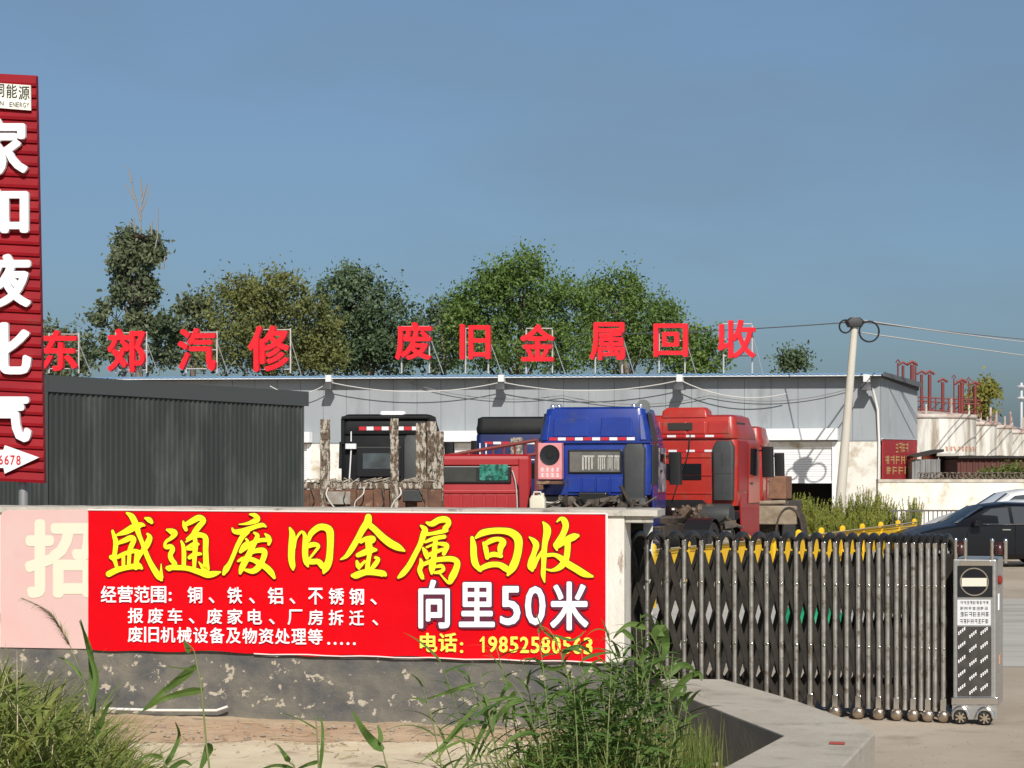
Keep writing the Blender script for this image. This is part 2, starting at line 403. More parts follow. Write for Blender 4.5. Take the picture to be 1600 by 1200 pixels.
KAI = [
 (160,790,8,[[(215,365,12),(330,322,36),(430,268,42),(520,238,30),(560,245,12)],[(345,92,14),(400,130,34),(440,200,38),(470,280,35),(490,350,28),(530,450,25),(570,560,28),(620,680,30),(680,790,35),(740,880,38),(775,925,15)],
  [(765,890,32),(770,820,16),(770,725,4)],[(572,155,12),(620,175,32),(650,205,22)],[(600,352,14),(628,400,32),(590,490,38),(545,555,28),(505,620,22),(478,700,14),(500,750,30),(530,780,15)],[(165,315,16),(185,380,24),(205,450,30),(197,560,28),(182,640,25)],
  [(235,465,20),(320,430,30),(395,400,33),(430,425,30),(400,500,30),(380,560,30)],[(150,640,24),(220,640,24),(320,595,25),(430,565,25),(500,580,26)],[(150,640,28),(190,680,25),(218,770,20)],[(300,640,22),(300,780,20)],[(375,600,22),(365,770,22)],[(468,590,26),(455,770,30)],[(118,850,36),(220,800,34),(340,770,30),(450,755,32),(525,778,14)]]),
 (160,790,8,[[(845,300,14),(900,320,36),(940,345,36),(900,400,24),(840,440,18),(818,480,18),(832,515,25),(890,510,30),(912,550,30),(885,610,28),(900,670,30),(940,720,28),(930,752,28),(870,780,34)],[(850,775,25),(960,770,30),(1100,780,30),(1250,825,36),(1350,857,40),(1440,845,32),(1510,825,8)],
  [(1047,195,10),(1062,250,26),(1080,300,20)],[(1065,240,22),(1140,200,32),(1240,150,36),(1300,185,30),(1240,260,34),(1190,325,32),(1160,360,22),(1090,412,10)],[(1022,442,12),(1045,500,22),(1055,600,27),(1052,745,25)],
  [(1080,450,8),(1190,372,32),(1280,368,30),(1325,410,34),(1325,550,32),(1330,700,34),(1325,800,40),(1240,700,5)],[(1090,520,12),(1180,478,26),(1232,480,16)],[(1190,400,24),(1200,500,28),(1188,620,28),(1183,770,20)],[(1095,545,10),(1190,535,22)],[(1125,645,24),(1190,605,26),(1265,600,16)]]),
 (340,790,8,[[(437,107,10),(500,122,28),(525,170,38),(460,205,26),(380,225,14),(300,232,4)],[(217,282,10),(242,320,24),(310,325,34),(400,300,32),(500,262,26),(590,240,26),(635,260,10)],[(400,320,36),(340,390,30),(280,500,27),(230,620,25),(185,720,27),(140,790,36),(110,850,18)],
  [(490,337,12),(530,370,26),(510,430,28),(470,510,33),(430,600,36),(380,690,38),(335,780,34),(315,840,16)],[(390,415,12),(408,450,20),(370,510,40),(322,570,22)],[(340,545,30),(420,495,33),(520,440,26),(620,425,24),(678,432,28),(672,480,16)],[(627,352,10),(665,390,27),(690,430,20)],
  [(445,590,16),(520,560,28),(600,558,34),(620,600,34),(590,690,33),(540,770,38),(470,815,32),(380,800,16)],[(290,690,12),(360,660,26),(470,672,28),(560,720,34),(640,770,36),(700,830,36),(740,895,18)]]),
 (340,790,8,[[(935,278,12),(965,360,36),(960,500,42),(955,650,40),(970,750,33),(975,795,12)],[(985,520,22),(1010,420,14),(1060,340,14),(1095,328,16),(1122,375,24),(1128,480,36),(1125,600,36),(1140,700,34),(1160,755,12)],
  [(1170,430,20),(1200,345,33),(1290,272,38),(1370,268,40),(1430,312,46),(1440,420,42),(1435,560,40),(1420,690,43),(1380,780,43),(1355,838,12)],[(1150,500,33),(1240,482,28),(1292,505,20),(1250,570,16),(1185,650,12)],[(1150,695,33),(1220,697,33),(1290,697,33),(1340,750,35),(1370,780,28)]]),
 (520,790,7.2727,[[(430,128,36),(420,190,43),(370,260,36),(310,370,32),(240,490,31),(180,570,22),(117,607,7)],[(440,215,32),(510,275,33),(590,355,38),(680,425,42),(770,472,37),(838,510,10)],[(345,405,22),(410,372,24),(478,372,30),(486,398,18),(430,432,18)],
  [(425,400,30),(440,480,38),(440,560,24),(425,650,24),(420,740,28)],[(312,560,24),(380,532,32),(460,502,34),(515,500,16)],[(300,630,14),(315,680,26),(325,712,12)],[(330,690,20),(390,630,13)],[(512,588,16),(543,606,20),(510,660,26),(470,710,20)],[(252,790,20),(290,788,36),(400,752,33),(520,756,33),(600,770,33),(622,783,18)]]),
 (520,790,7.2727,[[(1092,192,13),(1150,205,30),(1230,162,34),(1310,157,34),(1342,197,26),(1300,255,30)],[(1060,325,20),(1150,315,18),(1250,295,22),(1318,280,18)],[(1027,228,12),(1070,272,33),(1050,340,33),(1020,430,28),(960,550,28),(890,680,30),(820,768,30),(770,813,12)],
  [(1075,410,14),(1180,370,22),(1290,350,22)],[(1192,370,24),(1180,500,28),(1170,600,30),(1152,700,36),(1148,765,14)],[(1050,480,12),(1080,535,28),(1095,590,18)],[(1090,470,10),(1200,430,14),(1300,440,26),(1318,470,26),(1285,545,20)],[(1090,570,22),(1200,520,22),(1290,490,16)],
  [(1022,607,12),(1032,660,26),(1012,730,26),(1042,810,22),(1054,823,10)],[(1050,665,20),(1170,620,24),(1300,602,28),(1395,607,30),(1438,647,32),(1418,730,36),(1378,810,38),(1340,872,16),(1235,762,6)],[(1185,692,14),(1258,682,20),(1282,720,18),(1240,750,20),(1180,757,13)]]),
 (720,790,7.2727,[[(150,362,18),(165,450,33),(170,570,36),(190,660,36),(245,733,16)],[(192,362,12),(260,312,34),(360,287,33),(480,282,33),(590,302,40),(668,370,46),(675,480,42),(650,600,42),(608,700,42),(555,783,13)],[(230,720,24),(340,672,30),(450,667,30),(520,702,35),(570,740,28)],
  [(282,422,16),(305,490,28),(320,590,20)],[(300,432,23),(370,393,28),(450,378,24),(500,412,36),(470,480,33),(470,575,16)],[(330,568,24),(400,550,28),(478,570,20)]]),
 (720,790,7.2727,[[(800,357,8),(850,400,28),(875,450,34),(850,540,28),(825,620,36),(820,690,42),(830,728,18)],[(840,690,32),(890,600,20),(950,510,16)],[(955,188,10),(990,240,36),(1000,300,42),(975,420,31),(965,540,30),(960,680,25),(955,780,25),(970,863,7)],
  [(1110,182,6),(1150,148,18),(1190,165,33),(1210,230,34),(1180,320,32),(1120,420,34),(1095,450,26),(1110,500,10)],[(1120,460,23),(1200,400,35),(1300,352,38),(1345,340,20)],[(1230,400,34),(1230,500,32),(1210,610,33),(1150,690,33),(1060,730,16),(990,720,7)],[(1000,560,20),(1080,556,20),(1150,590,30),(1220,650,37),(1320,710,38),(1420,770,36),(1512,800,12)]]),
]
by = MB(); bo = MB()
q = 0
for (ox, oy, sc, strokes) in KAI:
    f_ = lambda x, y, o, ox=ox, oy=oy, sc=sc: WP.hit(ox + x/sc, oy + y/sc, o)
    for st in strokes:
        q += 1
        brush(bo, st, f_, .0575 + .00006*(q % 60), 13.0)
        brush(by, st, f_, .0640 + .00006*(q % 60), 1.0)
bo.build('letter_outline', M_outl, bn, True); by.build('brush_lettering', M_yel, bn, True)
bw = MB()
def rowtext(items, ytop, h, slope, bold):
    for ch, x0, x1 in items:
        y = ytop + slope*(x0-200)
        if ch == '、': write(bw, ch, WP, (x0, x1, y+h*.62, y+h*.98), .060, .02)
        elif ch in ':.': 
            for yy in ((.42, .80) if ch == ':' else (.9,)): bw.add([WP.hit(x0+2+2.3*math.cos(a*.785), y+h*yy+2.3*math.sin(a*.785), .060) for a in range(8)], [tuple(range(8))])
        else: write(bw, ch, WP, (x0, x1, y, y+h), .060, bold)
rowtext([('经',162,186),('营',188,212),('范',214,238),('围',240,264),(':',268,272),('铜',297,320),('、',330,339),('铁',359,382),('、',393,402),('铝',422,446),('、',456,465),('不',485,508),('锈',517,541),('钢',549,572),('、',582,592)], 915, 26, .010, .017)
rowtext([('报',204,228),('废',235,259),('车',266,289),('、',299,308),('废',327,351),('家',359,383),('电',391,413),('、',424,433),('厂',453,476),('房',485,508),('拆',517,540),('迁',549,572),('、',585,594)], 949, 24, .010, .017)
rowtext([(c, 204+25.5*i, 227+25.5*i) for i, c in enumerate('废旧机械设备及物资处理等')] + [('.',515+10*i,519+10*i) for i in range(5)], 978, 24.5, .0135, .017)
bs = MB()
for ch, x0, x1, y0, y1 in (('向',657,706,905,981),('里',720,776,909,979),('5',784,816,915,976),('0',823,855,915,976),('米',862,922,908,984)):
    write(bw, ch, WP, (x0,x1,y0,y1), .066, .022); g_ = 2.6
    write(bs, ch, WP, (x0-g_+.7,x1+g_+.7,y0-g_+.7,y1+g_+.7), .059, .072)
bw.build('white_lettering', M_wht, bn, True); bs.build('letter_shadow', M_outl2, bn, True)
b2 = MB()
for ch, x0, x1, y0, y1 in (('电',659,686,988,1018),('话',688,717,988,1018)): write(b2, ch, WP, (x0,x1,y0,y1), .060, .026)
for yy in (1005, 1017): b2.add([WP.hit(724+2.6*math.cos(a*.785), yy+2.6*math.sin(a*.785), .060) for a in range(8)], [tuple(range(8))])
for i, ch in enumerate('19852580563'):
    x = 749 + 16.5*i
    if ch == '1':
        for st in ([(x+9,995,1.7),(x+9,1017,1.7)],[(x+9,995.5,1.6),(x+4.5,1000.5,1.4)]): brush(b2, st, lambda X_, Y_, o_: WP.hit(X_, Y_, o_), .060+.0001*(st[1][0] < x+6), 0)
        continue
    write(b2, ch, WP, (x+(3 if ch == '1' else 0), x+14-(2 if ch == '1' else 0), 993+.22*i, 1018+.35*i), .060, .03)
b2.build('phone_lettering', M_yel2, bn, True)
# loose white pipe at the wall foot
o = MB(); q0 = WP.hit(165,1105,.10); q1 = WP.hit(345,1108,.10); q2 = WP.hit(362,1102,.10)
o.tube([q0, (q0+q1)/2+V((0,0,-.008)), q1, q2], .013, 8); o = o.build('pipe', mat('white_pvc', (.72,.70,.66), .5), smooth=R(50))
tag(o, 'thin white plastic pipe lying along the foot of the banner wall', 'pipe')

# ---------------------------------------------------------------- concrete parapet of the drain
zp = .35
outer = [gz(1030,1061,zp), gz(1130,1061,zp), gz(1240,1093,zp), gz(1345,1131,zp), gz(1367,1145,zp), gz(1290,1225,zp)]
inner = [gz(1035,1250,zp), gz(1225,1149,zp), gz(1140,1116,zp), gz(1045,1077,zp)]
top = outer + [gz(1180,1260,zp)] + inner
n = len(top); b = MB()
b.add(top + [V((p.x, p.y, -.5)) for p in top], [tuple(range(n))] + [(i, n+i, n+(i+1)%n, (i+1)%n) for i in range(n)])
dk = mat('damp_shaded_concrete', (.13,.14,.145), .85, var=(.20,.20,.19), scale=1.8, bump=.2, bscale=20, dirt=(.30,.28,.25), dscale=2.5, dlo=.62, dhi=.7)
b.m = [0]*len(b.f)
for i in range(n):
    if i in (7, 8, 9): b.m[1+i] = 1  # inner faces take darker concrete: damp, with their shade painted in
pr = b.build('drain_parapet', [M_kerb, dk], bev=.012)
tag(pr, 'low pale concrete drain parapet bending to a point in front of the folding gate', 'parapet')
for (x, y, w, c, nm, lb) in ((1290,1146,44,(.42,.30,.14),'rust_streak','ochre stain'), (1296,1162,24,(.28,.05,.045),'brick_chip','thin red brick chip lying on the drain parapet')):
    p = gz(x, y, zp+.004); q_ = gz(x+w, y+1, zp+.004)
    b = MB(); d_ = (q_-p)
    if nm == 'brick_chip':
        b.bar(p+V((0,0,.006)), q_+V((0,0,.006)), .035, .015); o = b.build(nm, mat('brick_red', c, .9), bev=.004); tag(o, lb, 'brick chip')

# ---------------------------------------------------------------- folding gate
G0 = V((1.00, 17.62, 0)); gu = V((2.74, -.97, 0)).normalized(); gang = math.atan2(gu.y, gu.x)
GP = Plane(G0, gu); gd = V((-gu.y, gu.x, 0))
def gx(px): return (GP.hit(px, 900) - G0).dot(gu)
gate = empty('folding_gate', G0, gang, 'shiny steel accordion gate on small wheels, drawn across the yard entrance', 'gate')
posts = [957,983,1011,1042,1069,1096,1122,1148,1174,1198,1221,1244,1266,1287,1305,1323,1341,1357,1373,1387,1401,1414,1427,1439,1450,1461,1474]
D = .60; GH = 1.50
wheels = {1305,1341,1373,1401,1427,1450,1474, 1266}
xs = [gx(p) for p in posts]
for i, (p, x) in enumerate(zip(posts, xs)):
    b = MB(); b.tube([(x,0,.10),(x,0,GH+.05)], .0215, 10); b.build('post', M_steel, gate, smooth=R(50))
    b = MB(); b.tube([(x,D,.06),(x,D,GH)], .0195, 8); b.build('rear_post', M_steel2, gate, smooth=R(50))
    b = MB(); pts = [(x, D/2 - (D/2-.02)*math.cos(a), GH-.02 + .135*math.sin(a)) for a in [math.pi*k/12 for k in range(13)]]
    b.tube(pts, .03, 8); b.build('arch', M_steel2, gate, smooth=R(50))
    b = MB(); b.box((x-.017,-.021,GH+.02),(x+.017,.012,GH+.066)); b.box((x-.015,-.024,1.17),(x+.015,-.019,1.195)); b.box((x-.015,-.024,.63),(x+.015,-.019,.652)); b.build('end_cap', M_chrome, gate, bev=.004)
    if p in wheels:
        b = MB(); b.box((x-.024,-.026,.10),(x+.024,.02,.21)); b.tube([(x,-.0,.10),(x,-.0,.05)], .017, 8); b.build('wheel_bracket', M_chrome, gate, bev=.004)
        b = MB(); b.lathe([(.012,-.048),(.034,-.044),(.049,-.028),(.055,-.008),(.055,.03)], 18, 'Y', (x,0,.060)); b.build('wheel', mat('wheel_cover', (.50,.42,.34), .3, .9, var=(.38,.30,.22), scale=12), gate, smooth=R(40))
    if i:
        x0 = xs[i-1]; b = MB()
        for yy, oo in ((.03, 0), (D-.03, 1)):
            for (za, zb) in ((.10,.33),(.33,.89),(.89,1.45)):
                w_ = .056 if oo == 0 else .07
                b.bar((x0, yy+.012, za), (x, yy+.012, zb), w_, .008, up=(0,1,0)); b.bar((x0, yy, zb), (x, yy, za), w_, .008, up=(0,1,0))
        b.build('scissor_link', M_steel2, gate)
# head of the gate (motor housing)
h0, h1, hd = gx(1489), gx(1556), .68
hb = MB(); hb.box((h0,.0,.13),(h1,hd,1.43)); hb.build('motor_housing', M_plate, gate, bev=.012)
HP = Plane(G0, gu)
def hplate(name, px0, px1, py0, py1, off, m, thick=.006, bev=0.0):
    b = MB(); a = HP.hit(px0, py1, off); c = HP.hit(px1, py0, off)
    b.hexa([HP.hit(px0,py1,off), HP.hit(px1,py1,off), HP.hit(px1,py1,off-thick), HP.hit(px0,py1,off-thick), HP.hit(px0,py0,off), HP.hit(px1,py0,off), HP.hit(px1,py0,off-thick), HP.hit(px0,py0,off-thick)])
    return b.build(name, m, gate, True, bev=bev)
hplate('lamp_panel', 1496,1551,884,933,.006, M_black)
hplate('top_trim', 1500,1548,876,884,.010, M_chrome, bev=.003)
b = MB(); c = HP.hit(1522.5, 909, .012); r0 = 22/FPX*16.6
def ring(mb, c, r, w, n=32, off=.0):
    for k in range(n):
        a0, a1 = 2*math.pi*k/n, 2*math.pi*(k+1)/n
        P_ = [c + (gu*math.cos(a) + V((0,0,1))*math.sin(a))*rr + HP.n*off for a, rr in ((a0,r),(a1,r),(a1,r-w),(a0,r-w))]
        mb.add(P_, [(0,1,2,3)])
ring(b, c, r0, .010); b.build('lamp_ring', M_chrome, gate, True)
b = MB(); b.add([c + (gu*math.cos(k*.2618) + V((0,0,1))*math.sin(k*.2618))*(r0-.009) - HP.n*.002 for k in range(24)], [tuple(range(24))]); b.build('lamp_glass', mat('dark_lens', (.006,.008,.014), .1), gate, True)
hplate('white_bar', 1503,1542,903,916,.0155, mat('lamp_bar', (.68,.66,.55), .5), .003)
hplate('notice', 1496,1548,937,977,.007, mat('notice_white', (.66,.67,.68), .5), .004)
b = MB()
rr = random.Random(3)
def marks(mb, pl, x0, x1, y0, y1, n, off, m=0, wmin=.5, rnd_=None):
    q = rnd_ or rr; cw = (x1-x0)/n
    for i in range(n):
        a = x0 + cw*i + cw*.1; w = cw*.78; h = y1-y0
        for s in range(q.randint(2,3)):
            yy = y0 + h*(.08+.36*s+q.uniform(-.04,.08)); mb.add([pl.hit(a+w*q.uniform(0,.15),yy,off),pl.hit(a+w,yy,off),pl.hit(a+w,yy+h*.13,off),pl.hit(a+w*.1,yy+h*.13,off)],[(0,1,2,3)],m)
        for s in range(q.randint(1,2)):
            xx = a + w*q.choice((.08,.45,.8)); mb.add([pl.hit(xx,y0,off+.0004),pl.hit(xx+w*.17,y0,off+.0004),pl.hit(xx+w*.17,y1,off+.0004),pl.hit(xx,y1,off+.0004)],[(0,1,2,3)],m)
marks(b, HP, 1500,1545,939,944,9,.0085); marks(b, HP, 1500,1544,948,953,7,.0085); marks(b, HP, 1500,1546,956,963,7,.0085); marks(b, HP, 1499,1545,967,974,8,.0085)
b.build('notice_print', mat('print_black', (.03,.03,.035), .6), gate, True)
hplate('mesh_plate', 1496,1549,979,1088,.006, mat('dark_mesh', (.075,.07,.065), .35, .6, var=(.13,.12,.11), scale=6), .004)
b = MB()
for ry in range(5):
    for cx in range(3):
        x0 = 1497 + cx*17.5; y0 = 990 + ry*22 + (5 if cx == 1 else 0)
        for k in range(4):
            xa = x0 + k*3.0; ya = y0 - k*2.4
            if xa > 1546: break
            for s in range(2):
                yy = ya - 2 + s*2.6 + rr.uniform(-.3,.3)
                b.add([HP.hit(xa,yy,.0075),HP.hit(xa+2.3,yy-1.6,.0075),HP.hit(xa+2.6,yy-.5,.0075),HP.hit(xa+.4,yy+1.1,.0075)],[(0,1,2,3)])
            b.add([HP.hit(xa+.6,ya-3,.0079),HP.hit(xa+1.5,ya-3.2,.0079),HP.hit(xa+2.2,ya+2,.0079),HP.hit(xa+1.2,ya+2.2,.0079)],[(0,1,2,3)])
b.build('plate_print', M_wht, gate, True)
hplate('bumper_strip', 1487,1559,1089,1101,.030, M_chrome, .03, .006)
hplate('skirt', 1488,1558,1101,1124,.022, M_plate, .02, .004)
for px in (1502, 1540):
    x = gx(px); b = MB(); b.lathe([(.02,-.06),(.052,-.05),(.062,-.03),(.062,.05)], 20, 'Y', (x,-.005,.062)); w = b.build('wheel', M_rubber, gate, smooth=R(40))
    b = MB()
    for k in range(7):
        a = 2*math.pi*k/7; b.bar((x,-.066,.062),(x+.045*math.cos(a),-.066,.062+.045*math.sin(a)),.012,.008,up=(0,1,0))
    b.lathe([(.018,-.072),(.018,-.06)],12,'Y',(x,-.005,.062)); b.build('rim', mat('wheel_spokes', (.55,.45,.33), .35, .8), w)
    b = MB(); pts = [(x-.07*math.cos(a)*-1, -.075, .07+.085*math.sin(a)) for a in [math.pi*k/8 for k in range(9)]]
    b.tube(pts, .012, 6); b.build('wheel_arch', M_chrome, gate, smooth=R(50))
for px, yy in ((1493,0),(1508,.0),(1550,0),(1571,.0)):
    x = gx(px); b = MB(); b.tube([(x,yy+.02,1.40),(x,yy+.02,1.58)], .016, 8); b.lathe([(.0,0),(.016,.002),(.019,.02),(.012,.04),(.0,.045)],10,'Z',(x,yy+.02,1.575)); b.build('head_post', M_chrome, gate, smooth=R(50))
for pa, pb in ((1493,1508),(1550,1571)):
    x = (gx(pa)+gx(pb))/2; b = MB(); b.lathe([(0,0),(.045,.005),(.05,.05),(.03,.10),(0,.115)],14,'Z',(x,.05,1.47)); b.build('warning_lamp', mat('lamp_red', (.045,.012,.012), .3), gate, smooth=R(50))
x1 = h1
b = MB(); b.lathe([(0,0),(.04,.003),(.042,.018),(.025,.032),(0,.035)],14,'X',(x1,.25,1.24)); b.build('side_lamp', mat('lamp_red_bright', (.26,.025,.015), .3), gate, smooth=R(50))
b = MB(); b.box((x1,.22,.98),(x1+.006,.30,1.12)); b.build('side_label', M_wht, gate)
b = MB(); b.box((x1,.32,.50),(x1+.006,.44,.58)); b.build('side_plate', mat('copper_label', (.50,.27,.17), .6), gate)

# ---------------------------------------------------------------- tall red sign at the left edge
SP = Plane(at(65,700,19.4), (math.cos(R(-6)), math.sin(R(-6)), 0))
sg = empty('street_sign', at(-10,1120,19.5)*V((1,1,0)) if False else V((at(-10,900,19.5).x, 19.5, 0)), 0, 'tall red boarded sign with large white vertical lettering, left of the dark metal shed', 'sign')
b = MB(); yk = [113.0]
NB = 36
def rx(y): return 57 + 13*(y-118)/637
for k in range(NB):
    y0 = 118 + 637*k/NB; y1 = 118 + 637*(k+1)/NB - .0
    xr0, xr1 = rx(y0), rx(y1); xl = -96; sl = .085
    A = [(xl, y0-sl*(xr0-xl)*.6), (xr0, y0), (xr1, y1), (xl, y1-sl*(xr1-xl)*.6)]
    t0, t1 = .0, .026
    a = [SP.hit(*A[0], t0), SP.hit(*A[1], t0), SP.hit(*A[2], t1), SP.hit(*A[3], t1)]
    m_ = [SP.hit(A[3][0], A[3][1]-4.5, t1+.006), SP.hit(A[2][0], A[2][1]-4.5, t1+.006)]
    c = [SP.hit(*p, -.05) for p in A]
    b.add([a[0],a[1],m_[1],m_[0],a[2],a[3]] + c, [(0,1,2,3),(3,2,4,5),(1,7,8,4,2),(0,3,5,9,6),(5,4,8,9),(6,7,1,0),(9,8,7,6)])
b.build('boards', M_sgn, sg, True)
b = MB()
for xx in (-70, 30):
    p = SP.hit(xx, 700, -.12); b.tube([(p.x,p.y,-.1),(p.x,p.y,6.0)], .05, 10)
b.build('post', mat('grey_post', (.3,.3,.3), .5, .4), sg, True, smooth=R(50))
b = MB()
for ch, box in (('家',(-42,48,186,276)),('和',(-47,49,294,369)),('液',(-42,53,398,481)),('化',(-42,53,503,587)),('气',(-44,53,611,691))):
    b = MB(); write(b, ch, SP, box,   .062, .030, .5, depth=.045); b.build('raised_character', M_ltrw, sg, True)
b = MB(); cornerbox(b, SP, [(-50,128),(50.5,135),(51,174),(-50,166)], .03, .055); b.build('logo_board', mat('cream_board', (.82,.82,.72), .5), sg, True)
b = MB()
for ch, x0, x1, y0 in (('铜',-9,10,132),('能',13,30,133.5),('源',32,49.5,136)): write(b, ch, SP, (x0,x1,y0,y0+21.5), .058, .012)
for i, ch in enumerate('ON'): write(b, ch, SP, (-4+7*i, 2+7*i, 159+.4*i, 166+.4*i), .058, .01)
for i, ch in enumerate('ENERGY'): write(b, ch, SP, (18+5.3*i, 22.4+5.3*i, 161+.25*i, 168.5+.25*i), .058, .008)
b.build('logo_print', mat('logo_black', (.03,.035,.025), .5), sg, True)
b = MB(); cornerbox(b, SP, [(-80,703),(9,703),(11,696),(64,715),(11,740),(9,731),(-80,731)], .035, .065); b.build('arrow', M_ltrw, sg, True)
b = MB()
for i, ch in enumerate('6678'): write(b, ch, SP, (1.5+9.2*i, 8.6+9.2*i, 711+.2*i, 726+.2*i), .069, .02)
b.build('phone_lettering', mat('sign_digit_red', (.55,.01,.02), .5), sg, True)
# ---------------------------------------------------------------- workshop building
M_panel = mat('sandwich_panel', (.29,.315,.335), .55, var=(.325,.35,.37), scale=.8, dirt=(.22,.235,.245), dscale=.9, dlo=.55, dhi=.75, stretch=(1.5,1.5,.4))
M_seam = mat('panel_seam', (.17,.18,.20), .7)
M_plast = mat('whitewashed_plaster', (.68,.65,.58), .85, var=(.76,.74,.69), scale=1.2, bump=.3, bscale=12, dirt=(.40,.32,.22), dscale=1.5, dlo=.50, dhi=.68)
M_blue = mat('blue_roof_sheet', (.13,.26,.44), .35, var=(.18,.33,.52), scale=2)
M_shut = mat('white_shutter', (.80,.80,.80), .5)
M_dark = mat('unlit_interior', (.018,.017,.016), .95)  # near-black colour paints the shade inside the shutter openings
M_cabl = mat('white_cable', (.6,.58,.55), .6)
M_cabd = mat('black_cable', (.02,.02,.022), .6)
BA = R(18); B0 = V((12.71, 66, 0))
FP = Plane(B0, (-math.cos(BA), math.sin(BA), 0))
bld = empty('workshop', B0, -BA, 'long single storey repair workshop with grey panel walls, blue roof edge and white roller shutters', 'workshop')
def bx(px): return -(FP.hit(px, 700) - B0).dot(FP.u)
def bz(px, py): return FP.hit(px, py).z
XL = -38.0; XS = 0.0; DEP = 11.7; ZP = 3.24; ZE = 5.42
def ez(x): return ZE - .0100*x
# wall panels
b = MB(); pw = .95; x = 0.0
bs_ = MB()
while x > XL:
    x0 = max(XL, x-pw+.022)
    b.hexa([(x0,0,ZP),(x,0,ZP),(x,.1,ZP),(x0,.1,ZP),(x0,0,ez(x0)),(x,0,ez(x)),(x,.1,ez(x)),(x0,.1,ez(x0))])
    x -= pw
b.build('panel_cladding', M_panel, bld)
b = MB(); b.hexa([(XL,.012,ZP-.03),(-.01,.012,ZP-.03),(-.01,.12,ZP-.03),(XL,.12,ZP-.03),(XL,.012,ez(XL)),(-.01,.012,ez(0)),(-.01,.12,ez(0)),(XL,.12,ez(XL))]); b.build('panel_backing', M_seam, bld)
b = MB(); y = .0                                           # ribbed side wall
pts = []
while y < DEP:
    for dx, dy in ((0,0),(0,.17),(.025,.20),(.025,.26),(0,.29)): pts.append((dx, y+dy))
    y += .34
vs = [(dx, yy, z) for z in (ZP-.05, ZE+.05) for dx, yy in pts]; n_ = len(pts)
b.add(vs, [(i, i+1, n_+i+1, n_+i) for i in range(n_-1)]); b.build('side_cladding', M_panel, bld)
# shutters: (left px, right px, bottom px)
shut = [(1085,1306,752),(695,893,726),(290,485,760)]
ops = []
for (pl_, pr_, pb) in shut:
    a, c = bx(pl_), bx(pr_); ops.append((a, c))
b = MB(); edges = [0.0]
xs_ = sorted(ops, key=lambda t: -t[1]); cur = 0.0
for a, c in xs_:
    b.box((c,-.02,-.1),(cur,.14,ZP-.034)); b.box((a,-.02,2.98),(c,.14,ZP-.034)); cur = a
b.box((XL,-.02,-.1),(cur,.14,ZP-.034))
b.box((-.16,.141,-.1),(.0,DEP,ZP-.06)); b.box((XL,DEP-.2,-.1),(-.17,DEP,ZE))
b.build('plaster_wall', M_plast, bld)
b = MB(); b.hexa([(XL,-.03,ZP-.034),(0.02,-.03,ZP-.034),(0.02,.02,ZP-.034),(XL,.02,ZP-.034),(XL,-.03,ZP+.012),(.02,-.03,ZP+.012),(.02,.02,ZP+.012),(XL,.02,ZP+.012)]); b.build('flashing', mat('grey_flashing', (.25,.27,.29), .5, .3), bld)
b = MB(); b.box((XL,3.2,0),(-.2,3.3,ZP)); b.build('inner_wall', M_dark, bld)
for (pl_, pr_, pb), (a, c) in zip(shut, ops):
    zb = bz(pr_, pb); zt_ = 2.98
    b = MB(); k = 0; z = zb
    while z < zt_-.001:
        z2 = min(z+.085, zt_); b.hexa([(a+.02,.03,z),(c-.02,.03,z),(c-.02,.08,z),(a+.02,.08,z),(a+.02,.03,z2-.012),(c-.02,.03,z2-.012),(c-.02,.08,z2),(a+.02,.08,z2)]); z = z2
    b.box((a+.02,.0,zb-.07),(c-.02,.06,zb)); sh_ = b.build('roller_shutter', M_shut, bld)
    b = MB(); b.box((a-.10,-.34,ZP+.02),(c+.10,-.031,ZP+.42)); b.box((a-.08,-.345,ZP+.20),(c+.08,-.341,ZP+.215)); b.build('shutter_box', M_shut, sh_, bev=.02)
    b = MB()
    for x in (a, c-.12): b.box((x,-.06,-.1),(x+.12,-.022,ZP-.04))
    b.build('guide_rail', M_shut, sh_)
# roof
b = MB(); OV = .50; P_ = .25; x = XL-.3
xs2 = []
while x < .12: xs2 += [(x,0),(x+.16,0),(x+.18,.03),(x+.23,.03)]; x += P_
xs2.append((.14,0))
vs = []
for (x, h) in xs2:
    for yy, dz in ((-OV, .11), (DEP+.3, .28)): vs.append((x, yy, ez(x)+dz+h))
for (x, h) in xs2:
    for yy, dz in ((-OV, .07), (DEP+.3, .24)): vs.append((x, yy, ez(x)+dz+h))
m = len(xs2); fs = []
for i in range(m-1):
    fs.append((2*i,2*i+2,2*i+3,2*i+1)); fs.append((2*m+2*i,2*m+2*i+1,2*m+2*i+3,2*m+2*i+2)); fs.append((2*i,2*m+2*i,2*m+2*i+2,2*i+2))
fs.append((2*m-2, 4*m-2, 4*m-1, 2*m-1)); b.add(vs, fs); rf = b.build('roof', M_blue, bld)
b = MB(); b.hexa([(XL,-OV+.02,ez(XL)+.02),(.1,-OV+.02,ez(0)+.02),(.1,-OV+.05,ez(0)+.02),(XL,-OV+.05,ez(XL)+.02),(XL,-OV+.02,ez(XL)+.07),(.1,-OV+.02,ez(0)+.07),(.1,-OV+.05,ez(0)+.07),(XL,-OV+.05,ez(XL)+.07)])
b.build('fascia', mat('pale_fascia', (.62,.66,.70), .5), rf)
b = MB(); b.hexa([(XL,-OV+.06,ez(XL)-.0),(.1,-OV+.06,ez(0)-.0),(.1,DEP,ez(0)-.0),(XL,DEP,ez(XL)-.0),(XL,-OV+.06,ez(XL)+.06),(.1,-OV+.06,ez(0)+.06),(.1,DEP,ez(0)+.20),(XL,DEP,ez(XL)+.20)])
b.build('soffit', mat('dark_soffit', (.05,.05,.055), .8), rf)
